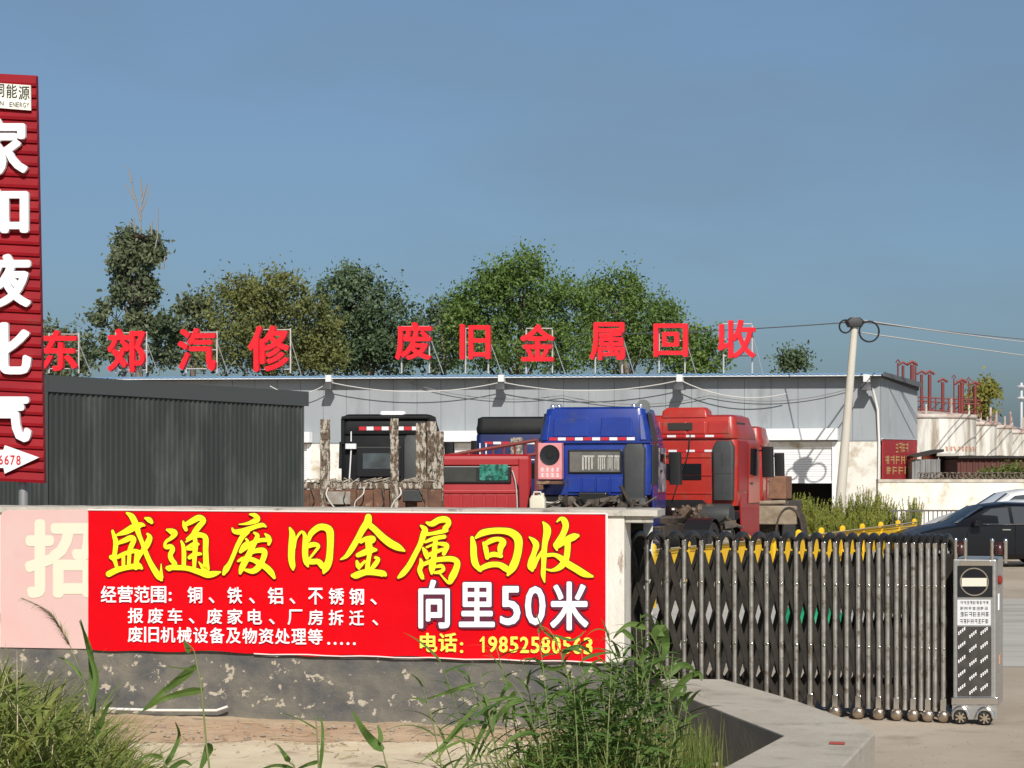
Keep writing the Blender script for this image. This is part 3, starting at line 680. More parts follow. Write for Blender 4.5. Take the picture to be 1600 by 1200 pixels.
b = MB(); b.hexa([(.145,-.4,ZE+.02),(.20,-.4,ZE+.02),(.20,DEP+.2,ZE+.12),(.145,DEP+.2,ZE+.12),(.145,-.4,ZE+.16),(.20,-.4,ZE+.16),(.20,DEP+.2,ZE+.33),(.145,DEP+.2,ZE+.33)]); b.build('verge_trim', mat('dark_verge', (.12,.13,.14), .6), rf)
# painted sign on the side wall
SW = Plane(B0 + V((.03,0,0)), (math.sin(BA), math.cos(BA), 0))
sgw = empty('wall_sign', SW.hit(1404,750), 0, 'red painted sign with three rows of gold lettering on the end wall of the workshop', 'sign')
b = MB(); cornerbox(b, SW, [(1377,686),(1377,751.5),(1430.5,748.5),(1430.5,687.5)], .03, .06); b.build('board', mat('wall_sign_red', (.46,.012,.02), .6, var=(.46,.03,.03), scale=2), sgw, True)
b = MB(); cornerbox(b, SW, [(1376,684.3),(1376,686.2),(1430.5,687.4),(1430.5,685.6)], .03, .075); b.build('top_trim', mat('pale_fascia', (0,0,0)), sgw, True)
b = MB(); q_ = random.Random(11)
marks(b, SW, 1396,1417,691.5,707,4,.067, rnd_=q_); marks(b, SW, 1379,1429,712,725,6,.067, rnd_=q_); marks(b, SW, 1381,1428,729,741,5,.067, rnd_=q_)
b.build('gold_lettering', mat('gold_paint', (.78,.52,.20), .5), sgw, True)
# downpipe / conduit on the corner
b = MB(); b.tube([FP.hit(1358,597,.55), FP.hit(1366,612,.25), FP.hit(1372,640,.10), FP.hit(1374,690,.08), FP.hit(1373.5,752,.08), FP.hit(1373.5,815,.08)], .045, 8)
o = b.build('conduit', mat('white_pvc', (0,0,0)), bld, True, smooth=R(50))
# floodlights under the eave
for i, px in enumerate((522,790,1067,1357)):
    p = FP.hit(px, 597, .42)
    lb = ['first floodlight from the dark shed, under the workshop eave', 'floodlight under the workshop eave above the dark blue truck', 'floodlight under the workshop eave above the big red truck cab', 'floodlight at the right corner of the workshop eave, by the pole'][i]
    e = empty('floodlight', p, -BA, lb, 'floodlight', 'floodlights under the workshop eave')
    b = MB(); b.box((-.11,-.16,-.02),(.11,.12,.24)); b.build('bracket_box', mat('lamp_white', (.72,.72,.72), .5), e, bev=.015)
    b = MB(); b.loft([(-.30,-.19,.19,-.30,.10,.03),(-.14,-.17,.17,-.26,.08,.03),(-.02,-.10,.10,-.12,.06,.03)]); b.build('lamp_head', mat('lamp_grey', (.07,.07,.075), .5), e, smooth=R(40))
    b = MB(); b.bar((0,.1,.1),(0,.42,.1),.05,.05); b.build('arm', M_seam, e)
# hanging cables along the facade
def swag(name, pts, sag, r, m, off, lb, pl=FP):
    b = MB(); P = []
    for (x0,y0),(x1,y1) in zip(pts[:-1], pts[1:]):
        for k in range(10):
            t = k/10; P.append(pl.hit(x0+(x1-x0)*t, y0+(y1-y0)*t + sag*4*t*(1-t), off))
    P.append(pl.hit(*pts[-1], off)); b.tube(P, r, 5); o = b.build(name, m, smooth=R(60)); tag(o, lb, 'cable'); return o
swag('cable', [(430,604),(522,598),(790,598),(1067,595),(1232,616)], 15, .018, M_cabl, .46, 'white cable looping from floodlight to floodlight along the workshop eave')
swag('cable', [(640,598),(880,618),(1110,618),(1330,607)], 14, .014, mat('grey_cable', (.2,.2,.21), .6), .12, 'thin grey cable sagging low across the workshop panels')
# ---------------------------------------------------------------- rooftop letters
M_lred = mat('letter_red', (.86,.018,.03), .45, var=(.78,.01,.02), scale=2)
M_lside = mat('letter_return', (.55,.012,.02), .5)
M_rack = mat('painted_steel', (.62,.60,.58), .5, .3)
LETT = [('东',67,124,516,580),('郊',171,230,514,582),('汽',281,340,513,580),('修',391,455,509,581),('废',620,677,504,563),('旧',721,768,507,562),('金',815,869,507,565),('属',923,978,504,563),('回',1023,1076,506,558),('收',1123,1182,500,560)]
wd = ['first red rooftop character, right beside the tall red sign', 'red rooftop character in front of the tall bare-topped tree', 'red rooftop character third from the tall red sign, with three dots on its side', 'red rooftop character before the olive tree, nearest the wide gap in the row', 'red rooftop character just right of the wide gap in the row', 'red rooftop character made of one bar beside a barred box', 'red rooftop character with a peaked top like a roof', 'red rooftop character with the most strokes, fourth from the wide gap', 'red rooftop character like a square inside a square', 'last red rooftop character, against open sky nearest the pole']
for (ch, x0, x1, y0, y1), lb in zip(LETT, wd):
    g4 = ch in '东郊汽修'
    pl = Plane(FP.p - FP.n*(.25), FP.u)
    base = pl.hit((x0+x1)/2, 580)
    e = empty('rooftop_letter', base, 0, lb, 'sign letter', 'red letters standing on the workshop roof')
    b = MB()
    write(b, ch, pl, (x0,x1,y0,y1), .12, .022, .5, depth=.16)
    b.build('letter_face', M_lred, e, True)
    b = MB(); zroof = 583
    w = x1-x0
    pxs = (x0+w*.12, x0+w*.88) if not g4 else (x0+w*.15, x1-2)
    for xx in pxs:
        a = pl.hit(xx, zroof, -.05); t = pl.hit(xx, y0+(8 if not g4 else 4), -.05); b.tube([a, t], .03, 6)
    for yy in ((y0+6, (y0+y1)/2, y1-4)):
        b.tube([pl.hit(pxs[0], yy, -.05), pl.hit(pxs[1], yy, -.05)], .022, 6)
    for xx in pxs[1:]: b.tube([pl.hit(xx, y0+20, -.05), pl.hit(xx+(9 if not g4 else 1), zroof-1, -.05) - pl.n*.9], .018, 6)
    b.build('support_frame', M_rack, e, True, smooth=R(50))

# ---------------------------------------------------------------- dark corrugated shed
S0 = at(73, 735, 33); S0.z = 0; S1 = at(472, 735, 38); S1.z = 0
RP = Plane(S0, (S1-S0)); LP_ = Plane(S0, (-(S1-S0).y, (S1-S0).x, 0))
M_shed = mat('charcoal_sheet', (.032,.038,.037), .5, var=(.043,.050,.048), scale=.7, dirt=(.09,.095,.092), dscale=1.4, dlo=.5, dhi=.8, stretch=(1,1,.3), spec=.3)
shed = empty('metal_shed', S0, 0, 'dark grey corrugated metal shed with a flat trim along its top, behind the banner wall', 'shed')
ru = (S1-S0).normalized(); rn = RP.n; LEN = (S1-S0).length
ztl, ztr = 3.80, 3.72
def corr(pa, u, nrm, length, z0, zf, pitch=.122, dep=.026):
    b = MB(); P = []; s = 0.0
    while s < length:
        for ds, d in ((0,0),(.058,0),(.072,dep),(.108,dep)): P.append((min(s+ds*pitch/.122, length), d))
        s += pitch
    n_ = len(P); vs = [pa + u*s + nrm*d + V((0,0,z0)) for s, d in P] + [pa + u*s + nrm*d + V((0,0,zf(s))) for s, d in P]
    b.add(vs, [(i,i+1,n_+i+1,n_+i) for i in range(n_-1)]); return b
corr(S0, ru, rn, LEN, 0, lambda s: ztl+(ztr-ztl)*s/LEN).build('front_sheeting', M_shed, shed, True)
lu = V((-ru.y, ru.x, 0)); lu = lu if lu.x < 0 else -lu; ln = V((-lu.y, lu.x, 0)); ln = ln if ln.y < 0 else -ln
corr(S0, lu, ln, 6, 0, lambda s: ztl).build('end_sheeting', M_shed, shed, True)
b = MB()
def fasc(pa, u, nrm, s0, s1, za, zb, h):
    q = [pa + u*s0, pa + u*s1, pa + u*s1 - nrm*.06, pa + u*s0 - nrm*.06]
    q = [p + nrm*.05 for p in q]
    b.hexa([q[0]+V((0,0,za-h)), q[1]+V((0,0,zb-h)), q[2]+V((0,0,zb-h)), q[3]+V((0,0,za-h)), q[0]+V((0,0,za+.05)), q[1]+V((0,0,zb+.05)), q[2]+V((0,0,zb+.05)), q[3]+V((0,0,za+.05))])
fasc(S0, ru, rn, -.05, LEN+.14, ztl, ztr, .24); fasc(S0, lu, ln, .0, 6, ztl, ztl, .24)
b.build('eave_trim', mat('shed_trim', (.055,.062,.063), .5), shed, True)
b = MB(); c4 = [S0, S1, S1+lu*6, S0+lu*6]
b.add([p + V((0,0,3.70-.02*i)) for i, p in enumerate((c4[0],c4[1],c4[2],c4[3]))], [(0,1,2,3)]); b.build('roof', M_shed, shed, True)
b = MB(); cp = S0 + (rn+ln).normalized()*.03; b.bar(cp, cp+V((0,0,ztl)), .06, .06, up=(0,1,0)); cp = S1 + ru*.02; b.bar(cp, cp+V((0,0,ztr-.2)), .05, .05, up=(0,1,0)); b.build('corner_trim', M_shed, shed, True)

# ---------------------------------------------------------------- concrete pole, wires
PY = 61.0
pa_, pb_ = at(1317,735,PY), at(1336.5,496,PY)
d_ = (pb_-pa_); pa_ = pa_ + d_*(-pa_.z/d_.z)
pole = empty('utility_pole', pa_, 0, 'pale leaning concrete utility pole with black cable coils at its top', 'utility pole')
b = MB(); b.tube([pa_, pb_], [.175,.105], 16); b.build('shaft', mat('pole_concrete', (.58,.55,.48), .85, var=(.50,.46,.39), scale=1.5, stretch=(1,1,.4)), pole, True, smooth=R(50))
def loop(px, py, r, ry):
    P = [at(px + r*math.cos(a), py + ry*math.sin(a), PY-.12) for a in [2*math.pi*k/20 for k in range(21)]]
    b = MB(); b.tube(P, .03, 6, cap=False); b.build('cable_coil', M_cabd, pole, True, smooth=R(60))
loop(1321,510,9.5,10); loop(1358,518,15.5,16)
b = MB(); b.loft([(0,-.22,.22,-.18,.18,.08),(.18,-.32,.30,-.2,.2,.1),(.30,-.15,.15,-.15,.15,.06)]); b.v = [p + at(1335.5,511,PY) for p in b.v]; b.build('splice_box', M_cabd, pole, True, smooth=R(40))
def wire(p, q, sag, r, m, lb):
    P = [p.lerp(q, k/24) + V((0,0,-sag*4*(k/24)*(1-k/24))) for k in range(25)]
    b = MB(); b.tube(P, r, 5); o = b.build('wire', m, smooth=R(60)); tag(o, lb, 'wire', 'wires at the utility pole')
wire(at(1337,499,PY), at(1790,551,PY+55), .15, .022, M_cabl, 'upper white wire running from the pole top to the right edge')
wire(at(1337,502,PY), at(1790,543,PY+58), .12, .020, mat('grey_cable', (0,0,0)), 'dark grey wire just beside the upper white wire from the pole')
wire(at(1340,519,PY), at(1790,579,PY+50), .05, .022, M_cabl, 'lower white wire running from below the coils to the right edge')
wire(at(1334,503,PY), at(905,522,88), .1, .02, mat('grey_cable', (0,0,0)), 'thin wire running from the pole to the left behind the rooftop letters')

# ---------------------------------------------------------------- yard boundary wall on the right
YP = Plane(at(1375,735,64.5)*V((1,1,0)), (1, .10, 0))
def ybox(mb, px0, px1, y0z, z0, z1, thick, off=0):
    a = YP.hit(px0, 735, off); c = YP.hit(px1, 735, off); n_ = -YP.n*thick
    p = [a, c, c+n_, a+n_]
    mb.hexa([V((q.x,q.y,z0)) for q in p] + [V((q.x,q.y,z1)) for q in p])
yw = empty('yard_wall', YP.hit(1500,735)*V((1,1,0)), 0, 'stained whitewashed yard wall behind the white cars, right of the workshop', 'wall')
M_yw = mat('stained_whitewash', (.80,.77,.70), .85, var=(.70,.64,.53), scale=.9, lo=.42, hi=.7, bump=.3, bscale=10, dirt=(.42,.34,.24), dscale=1.5, dlo=.53, dhi=.68, stretch=(1,1,.7))
b = MB(); ybox(b, 1372, 1760, 0, -.1, 1.80, .24); b.build('wall_body', M_yw, yw, True)
b = MB(); ybox(b, 1372, 1760, 0, 1.80, 1.90, .28, .03); b.build('coping', mat('wall_coping', (.62,.58,.5), .9, var=(.35,.3,.25), scale=2), yw, True)
b = MB(); P = []
for k in range(420):
    t = k/420; a = YP.hit(1437+300*t, 735, -.1); P.append(V((a.x + .10*math.cos(k*.9), a.y + .10*math.sin(k*1.3), 2.02 + .11*math.sin(k*.9))))
b.tube(P, .022, 4, cap=False); o = b.build('razor_wire', mat('rusty_wire', (.20,.16,.13), .7, .3)); tag(o, 'coiled rusty razor wire along the top of the whitewashed yard wall', 'razor wire')
# low iron railing in front of it
b = MB(); RY = 57.0
for k in range(46):
    p = at(1395+7*k, 800, RY); b.tube([(p.x,p.y,0),(p.x,p.y,1.02)], .018, 5)
p0 = at(1390,793,RY); p1 = at(1720,793,RY)
b.bar((p0.x,p0.y,1.0),(p1.x,p1.y,1.0),.05,.05); b.bar((p0.x,p0.y,.25),(p1.x,p1.y,.25),.05,.05)
o = b.build('iron_railing', mat('railing_dark', (.10,.095,.09), .6)); tag(o, 'low dark iron railing at the foot of the whitewashed yard wall', 'railing')

# ---------------------------------------------------------------- storage tanks, sheds behind the wall
M_tank = mat('tank_paint', (.60,.58,.53), .7, var=(.68,.67,.63), scale=.6, dirt=(.30,.25,.19), dscale=1.3, dlo=.42, dhi=.64, stretch=(2.2,2.2,.3), bump=.1)
for i, (pxl, pxr, py, Y, lb) in enumerate(((1380,1543,651,84,'biggest stained white storage tank, nearest the workshop end wall'), (1490,1566,663,90,'second stained white tank from the workshop, partly behind the biggest one'), (1532,1588,668,95,'third stained white tank from the workshop'), (1560,1625,676,100,'stained white tank at the right edge, farthest from the workshop'))):
    c = at((pxl+pxr)/2, 735, Y); r = (pxr-pxl)/2*Y/FPX; zt2 = CZ+(735-py)*Y/FPX
    e = empty('storage_tank', (c.x,Y+r,0), 0, lb, 'storage tank', 'white storage tanks behind the yard wall')
    b = MB(); b.lathe([(r,0),(r,zt2-.3),(r*.985,zt2)], 40); b.build('shell', M_tank, e, smooth=R(30))
    b = MB(); b.lathe([(r+.03,zt2-.05),(r+.06,zt2),(r+.06,zt2+.12),(r-.2,zt2+.14),(.01,zt2+.35)], 40); b.build('lid', mat('tank_lid', (.66,.63,.58), .7, var=(.35,.2,.16), scale=1.2), e, smooth=R(30))
    b = MB()
    for k in range(5):
        a = R(-160+30*k+i*17); b.tube([(r*.96*math.cos(a),r*.96*math.sin(a),zt2+.1),(r*.96*math.cos(a),r*.96*math.sin(a),zt2+.55+.25*(k%2))], .05, 6)
    b.build('vent_stub', mat('tank_lid', (0,0,0)), e, smooth=R(50))
TK = Plane(at(1462,735,84.0), (1,0,0))
b = MB(); q_ = random.Random(5)
cx, rr_ = 1461.5, 81.5
for k in range(9):
    x = 1476 + 7.2*k
    for s in range(3):
        xa = x + q_.uniform(0,3); P = []
        for xx, yy in ((xa, 699+2.5*s), (xa+3.2, 699.4+2.5*s)):
            th = math.asin(max(-1, min(1, (xx-cx)/rr_))); r = rr_*84/FPX
            p = at(xx, yy, 84); P.append((V((at(cx,735,84).x + (r+.02)*math.sin(th), 84+r-(r+.02)*math.cos(th), p.z)), p))
        (a, _), (c, _) = P; b.add([a, c, c+V((0,0,.05)), a+V((0,0,.05))], [(0,1,2,3)])
o = b.build('faded_lettering', mat('faded_red_paint', (.60,.30,.20), .8), bpy.data.objects['storage_tank'], True)
# red vent pipes and their railing
M_pipe = mat('red_pipe_paint', (.19,.032,.03), .55, var=(.16,.03,.025), scale=3)
rk = empty('pipe_rack', at(1475,735,80)*V((1,1,0)), 0, 'dark red platform railing with vent pipes on top of the biggest tank', 'pipe rack')
b = MB()
def tp(px, py, Y=86.0): return at(px, py, Y)
for yy in (621, 627, 640): b.tube([tp(1428,yy-1), tp(1532,yy+5)], .035, 6)
for xx in range(1432, 1534, 10): b.tube([tp(xx,619+(xx-1432)*.05), tp(xx,653)], .03, 6)
for xx in range(1438, 1530, 12): b.tube([tp(xx-6,640,86.4), tp(xx+6,628,86.4)], .02, 5)
b.build('railing', M_pipe, rk, True, smooth=R(50))
for px, pt, pb2, w in ((1403,563,600,.06),(1411,567,606,.10),(1425,566,612,.14),(1430.5,568,612,.07),(1440,581,653,.11),(1452.5,581,653,.13),(1473,593,653,.12),(1490.5,587,653,.05),(1499,597,655,.11),(1503,594,655,.14),(1513.5,591,655,.05),(1523.5,598,655,.13)):
    w *= .62; b = MB(); b.tube([tp(px,pb2), tp(px,pt+4)], w, 8); p = tp(px, pt+3)
    b.tube([p+V((-.22 if w > .05 else -.1,0,-.02)), p+V((0,0,.12)), p+V((.22 if w > .05 else .1,0,-.02))], [w*.8,w,w*.8], 6)
    b.build('vent_pipe', M_pipe, rk, True, smooth=R(50))
# small sheds just behind the wall
o_ = empty('lean_to', at(1451,735,72)*V((1,1,0)), 0, 'small grey corrugated lean-to with a dark roof, between the workshop and the wall', 'shed')
b = MB(); a = at(1425,735,72); c = at(1469,735,72); corr(V((a.x,72,0)), V((1,0,0)), V((0,-1,0)), c.x-a.x, 0, lambda s: 2.62, .2, .04).build('sheeting', mat('weathered_sheet', (.26,.27,.27), .6, var=(.17,.17,.17), scale=2, stretch=(3,1,.5)), o_, True)
b.hexa([(a.x,71.8,2.66),(c.x+.1,71.8,2.9),(c.x+.1,74,2.9),(a.x,74,2.66),(a.x,71.8,2.74),(c.x+.1,71.8,3.0),(c.x+.1,74,3.0),(a.x,74,2.74)]); b.build('roof', mat('tar_roof', (.03,.028,.026), .9), o_, True)
b = MB(); b.box((a.x,72.06,0),(c.x,74,2.6)); b.build('frame', M_seam, o_, True)
o_ = empty('concrete_hut', at(1482,735,73)*V((1,1,0)), 0, 'pale concrete block hut between the grey lean-to and the rusty shed', 'hut')
b = MB(); a = at(1466,735,73); c = at(1497,735,73); b.box((a.x,73,0),(c.x,76,2.75)); b.build('wall', M_plast, o_, True)
b = MB(); b.box((a.x-.1,72.9,2.753),(c.x+.0,76.1,2.85)); b.build('roof', M_slab, o_, True)
o_ = empty('rusty_shed', at(1545,735,70)*V((1,1,0)), 0, 'rust brown sheet metal shed with a ragged dark roof edge behind the yard wall', 'shed')
a = at(1496,735,70); c = at(1640,735,70)
corr(V((a.x,70,0)), V((1,0,0)), V((0,-1,0)), c.x-a.x, 0, lambda s: 2.64, .22, .03).build('sheeting', mat('rust_sheet', (.115,.035,.026), .75, var=(.075,.026,.02), scale=1.5, stretch=(1,1,.5)), o_, True)
b = MB(); b.box((a.x,70.06,0),(c.x,74,2.6)); b.build('frame', mat('dark_rust', (.05,.025,.02), .9), o_, True)
b = MB()
k0 = 36
for k in range(k0):
    xa = a.x + (c.x-a.x)*k/k0; b.box((xa,69.8,2.645),(xa+(c.x-a.x)/k0*.97,74.2,2.72+.06*abs(fbm(k*.7,1,1))))
b.build('roof', mat('tar_roof', (0,0,0)), o_, True)
# street-lamp cluster far right
o_ = empty('lamp_mast', at(1596,735,120)*V((1,1,0)), 0, 'distant white lamp mast at the right edge behind the tanks', 'lamp mast')
b = MB(); b.tube([at(1596,745,120), at(1596,598,120)], .08, 8); b.build('mast', mat('mast_white', (.6,.62,.64), .5), o_, True)
for yy in (604, 622): 
    b = MB(); b.lathe([(.03,.12),(.35,.0),(.32,-.06),(.02,-.08)], 12, 'Z', at(1596,yy,120)); b.build('lamp', mat('mast_white', (0,0,0)), o_, True, smooth=R(50))
# ---------------------------------------------------------------- trucks
def paint(name, c, c2, dirt=(.12,.10,.08), dlo=.60, dhi=.75, rough=.32, coat=.35): return mat(name, c, rough, var=c2, scale=1.2, coat=coat, dirt=dirt, dscale=2.2, dlo=dlo, dhi=dhi, bump=.04, bscale=3)
P_BLUE = paint('truck_blue', (.005,.022,.20), (.008,.036,.26), (.045,.055,.11), .54, .78, .36)
P_RED = paint('truck_red', (.42,.028,.016), (.33,.024,.018), (.22,.085,.06), .54, .74, .38)
P_DRED = paint('truck_dark_red', (.30,.006,.010), (.36,.010,.014), (.16,.03,.03), .60, .8, .5, .1)
P_BLK = paint('truck_black', (.008,.0085,.009), (.014,.015,.016), (.022,.021,.02), .6, .8, .55, .0)
P_BLK.node_tree.nodes['Principled BSDF'].inputs['Specular IOR Level'].default_value = .18
P_NAVY = paint('truck_navy', (.008,.014,.085), (.010,.018,.10), (.05,.05,.07), .6, .8, .4, .2)
M_grey = mat('grey_plastic', (.034,.037,.038), .55, var=(.05,.053,.054), scale=2, spec=.3)
M_fade = mat('peeling_paint', (.30,.24,.26), .7, var=(.10,.09,.16), scale=3.0, lo=.47, hi=.53, dirt=(.50,.44,.42), dscale=2.2, dlo=.55, dhi=.6)
M_glass = mat('dark_glass', (.012,.014,.016), .06, spec=.5)
M_glass2 = mat('dusty_glass', (.16,.15,.13), .35, var=(.09,.09,.085), scale=2.2)
M_tapew = mat('tape_white', (.72,.72,.74), .4); M_taper = mat('tape_red', (.50,.02,.03), .4)
M_frame = mat('chassis_grime', (.035,.030,.026), .8, var=(.08,.055,.04), scale=4)
M_rust = mat('rusty_iron', (.16,.075,.045), .85, var=(.08,.045,.03), scale=3, dirt=(.28,.18,.12), dscale=4, dlo=.56, dhi=.66, bump=.3, bscale=15)
M_hub = mat('wheel_hub', (.25,.21,.17), .6, .5)
M_junk = mat('greasy_parts', (.05,.045,.04), .6, .3, var=(.13,.10,.075), scale=6)

def wheel(parent, x, y, r, w, name='wheel'):
    b = MB(); b.lathe([(r*.62,-w/2+.03),(r*.66,-w/2),(r*.93,-w/2),(r,-w/2+.04),(r,w/2-.04),(r*.93,w/2),(r*.66,w/2),(r*.62,w/2-.03)], 26, 'X', (x,y,r)); o = b.build(name, M_rubber, parent, smooth=R(35))
    b = MB(); b.lathe([(.02,-w/2+.01),(r*.22,-w/2+.0),(r*.25,-w/2+.07),(r*.62,-w/2+.05),(r*.62,w/2-.05),(r*.25,w/2-.07),(r*.22,w/2),(.02,w/2-.01)], 20, 'X', (x,y,r)); b.build('rim', M_hub, o, smooth=R(35))
    return o
def tractor(name, X, Y, rot, label, body, spec, group='scrapped truck cabs in the yard'):
    W_, H, HS, ZB, LN = spec['W'], spec['H'], spec['HS'], spec['ZB'], spec['L']
    e = empty(name, (X, Y, 0), rot, label, 'truck', group)
    w = W_/2
    b = MB(); b.loft([(ZB,-w+.05,w-.05,.02,LN-.1,.12),(ZB+.25,-w,w,0,LN,.16),(HS-.12,-w,w,0,LN-.05,.16),(HS,-w+.03,w-.03,.02,LN-.15,.16)], n=5)
    cb = b.build('cab', body, e, smooth=R(35))
    if spec.get('fair', 1):
        t = spec.get('taper', .10)
        b = MB(); b.loft([(HS-.02,-w+.01,w-.01,-.05,LN-.25,.2),(HS+.10,-w-.0,w+.0,-.07,LN-.3,.2),(H-.22,-w+t*.8,w-t*.8,-.02,LN-.55,.18),(H-.05,-w+t,w-t,.03,LN-.75,.18),(H,-w+t+.10,w-t-.10,.14,LN-1.0,.18)], n=6)
        b.build('roof_fairing', spec.get('fairmat', body), e, smooth=R(40))
    # lower side skirts / doors down to the step
    b = MB()
    for s in (-1, 1): b.hexa([(s*(w-.04),.45,.55),(s*(w+.0),.45,.55),(s*w,LN-.05,.5),(s*(w-.04),LN-.05,.5),(s*(w-.04),.30,ZB+.3),(s*(w+.004),.30,ZB+.3),(s*(w+.004),LN-.05,ZB+.3),(s*(w-.04),LN-.05,ZB+.3)])
    b.build('side_skirt', spec.get('skirt', body), e, bev=.02)
    # doors with windows on both sides
    for s in (-1, 1):
        b = MB(); x = s*(w+.012)
        b.poly([(x,1.0,ZB+.05),(x,LN-.12,ZB+.05),(x,LN-.14,HS-.12),(x,1.05,HS-.12)], (s*.012,0,0)); d = b.build('door', spec.get('doormat', body), e, bev=.008)
        b = MB(); x = s*(w+.026); b.poly([(x,1.15,ZB+.75),(x,LN-.35,ZB+.70),(x,LN-.42,HS-.25),(x,1.2,HS-.25)], (s*.006,0,0)); b.build('side_window', M_glass, d)
        b = MB(); b.box((x-.02,1.2,ZB+.5),(x+.02,1.42,ZB+.55)); b.build('handle', M_black, d, bev=.006)
        b = MB(); b.loft([(HS-.95,min(s*(w+.12),s*(w+.40)),max(s*(w+.12),s*(w+.40)),LN-.30,LN-.12,.05),(HS-.20,min(s*(w+.10),s*(w+.38)),max(s*(w+.10),s*(w+.38)),LN-.30,LN-.12,.05)])
        b.tube([(s*(w-.05),LN-.2,HS-.3),(s*(w+.2),LN-.2,HS-.28)], .025, 6); b.build('mirror', M_black, e, smooth=R(40))
    # chassis rails, axle, wheels, fifth wheel
    cl = spec.get('tail', 3.2)
    b = MB()
    for s in (-1, 1): b.box((s*.43-.04,-cl,.72),(s*.43+.04,LN,.98))
    for yy in (-cl+.05, -cl*.55, -.5): b.box((-.43,yy-.05,.76),(.43,yy+.05,.92))
    b.build('chassis_frame', M_frame, e)
    for yy in spec.get('axles', (-cl*.62,)):
        for s in (-1, 1): wheel(e, s*(w-.30), yy, .52, .56)
        b = MB()
        for s in (-1, 1):
            P = [(s*(w-.30), yy+.62*math.cos(a), .52+.60*math.sin(a)) for a in [math.pi*k/10 for k in range(11)]]
            for p0, p1 in zip(P[:-1], P[1:]): b.bar(p0, p1, .60, .012, up=(0,0,1))
        b.build('mudguard', M_black, e)
    for s in (-1, 1): wheel(e, s*(w-.17), LN-.95, .52, .32)
    b = MB(); b.loft([(1.0,-.45,.45,-cl*.62-.5,-cl*.62+.5,.3),(1.12,-.5,.5,-cl*.62-.55,-cl*.62+.5,.35),(1.16,-.45,.45,-cl*.62-.5,-cl*.62+.45,.3)]); b.build('fifth_wheel', M_junk, e, smooth=R(40))
    return e
def rib_panel(b, x0, x1, z0, z1, y, n, d=.02, gap=.03):
    wv = (x1-x0)/n
    for k in range(n): b.box((x0+wv*k+gap/2, y-d, z0), (x0+wv*(k+1)-gap/2, y, z1))
def junk(e, cx, cy, cz, sx_, sy_, sz_, n, seed, m=None, name='engine_parts'):
    r_ = random.Random(seed); b = MB()
    for k in range(n):
        c = V((cx+r_.uniform(-sx_,sx_), cy+r_.uniform(-sy_,sy_), cz+r_.uniform(-sz_,sz_)*.8)); t = r_.random()
        if t < .35:
            d = V((r_.uniform(-1,1),r_.uniform(-.6,.6),r_.uniform(-.5,.5))).normalized()*r_.uniform(.15,.45); b.tube([c-d, c+V((0,0,r_.uniform(-.08,.08))), c+d], r_.uniform(.015,.05), 6)
        elif t < .7: 
            s = [r_.uniform(.05,.2) for _ in range(3)]; b.bar(c-V((s[0],0,0)), c+V((s[0],r_.uniform(-.1,.1),r_.uniform(-.1,.1))), s[1], s[2])
        else: b.lathe([(.01,-.05),(r_.uniform(.05,.16),-.04),(r_.uniform(.05,.16),.06),(.01,.07)], 10, r_.choice('XYZ'), c)
    return b.build(name, m or M_junk, e)
def hose(e, pts, r, m, name='hose'):
    S = catmull([tuple(p) for p in pts], 6); b = MB(); b.tube(S, r, 6); return b.build(name, m, e, smooth=R(60))
def tape(e, x0, x1, z, y, n, h=.06, s=1):
    b = MB(); wv = (x1-x0)/n
    for k in range(n): b.add([(x0+wv*k,y,z),(x0+wv*(k+1)-.015,y,z),(x0+wv*(k+1)-.015,y,z+h),(x0+wv*k,y,z+h)], [(0,1,2,3)], k % 2)
    return b.build('reflective_strip', [M_taper, M_tapew], e)

# --- big blue cab
c = at(929, 735, 42)
T = tractor('truck', c.x, 42, R(-13), 'bright blue high-roof truck cab with a pink fan unit beside its rear window', P_BLUE, dict(W=2.50,H=3.60,HS=2.82,ZB=1.66,L=2.25,taper=.14,tail=3.6,axles=(-2.2,), skirt=P_BLUE, doormat=M_fade))
def bevbox(e, nm, a, b_, m, bv=.01): q = MB(); q.box(a, b_); return q.build(nm, m, e, bev=bv)
b = MB()
for x0, x1 in ((-.92,-.13),(.14,.86)): b.hexa([(x0,-.085,2.94),(x1,-.085,2.94),(x1,-.04,2.94),(x0,-.04,2.94),(x0+.02,-.055,3.36),(x1-.02,-.055,3.36),(x1-.02,.0,3.36),(x0+.02,.0,3.36)])
b.build('fairing_panel', P_BLUE, T, bev=.02)
b = MB()
for s in (-1, 1): b.hexa([(s*1.03,-.10,2.86),(s*1.17,-.06,2.86),(s*1.19,.02,2.86),(s*1.0,.0,2.86),(s*.98,-.02,3.42),(s*1.07,.0,3.42),(s*1.09,.06,3.42),(s*.98,.06,3.42)])
b.build('corner_rib', P_BLUE, T, bev=.02)
b = MB()
for s in (1, -1): b.hexa([(s*1.255,.10,2.84),(s*1.27,.10,2.84),(s*1.27,.95,2.84),(s*1.255,.95,2.84),(s*1.14,.16,3.46),(s*1.165,.14,3.46),(s*1.165,.70,3.46),(s*1.14,.70,3.46)])
b.build('side_deflector', M_grey, T, bev=.01)
b = MB()
for s in (1, -1): b.box((s*1.262-.006,.12,1.9),(s*1.262+.006,.95,2.76))
b.build('side_panel', M_grey, T)
tape(T, -1.0, .92, 2.86, -.075, 10, .065)
bevbox(T, 'window_frame', (-.60,-.025,2.12), (.62,.03,2.66), M_black, .03)
q0_ = bevbox(T, 'rear_window', (-.55,-.034,2.17), (.57,-.026,2.61), M_glass2, .0)
b = MB(); q_ = random.Random(21)
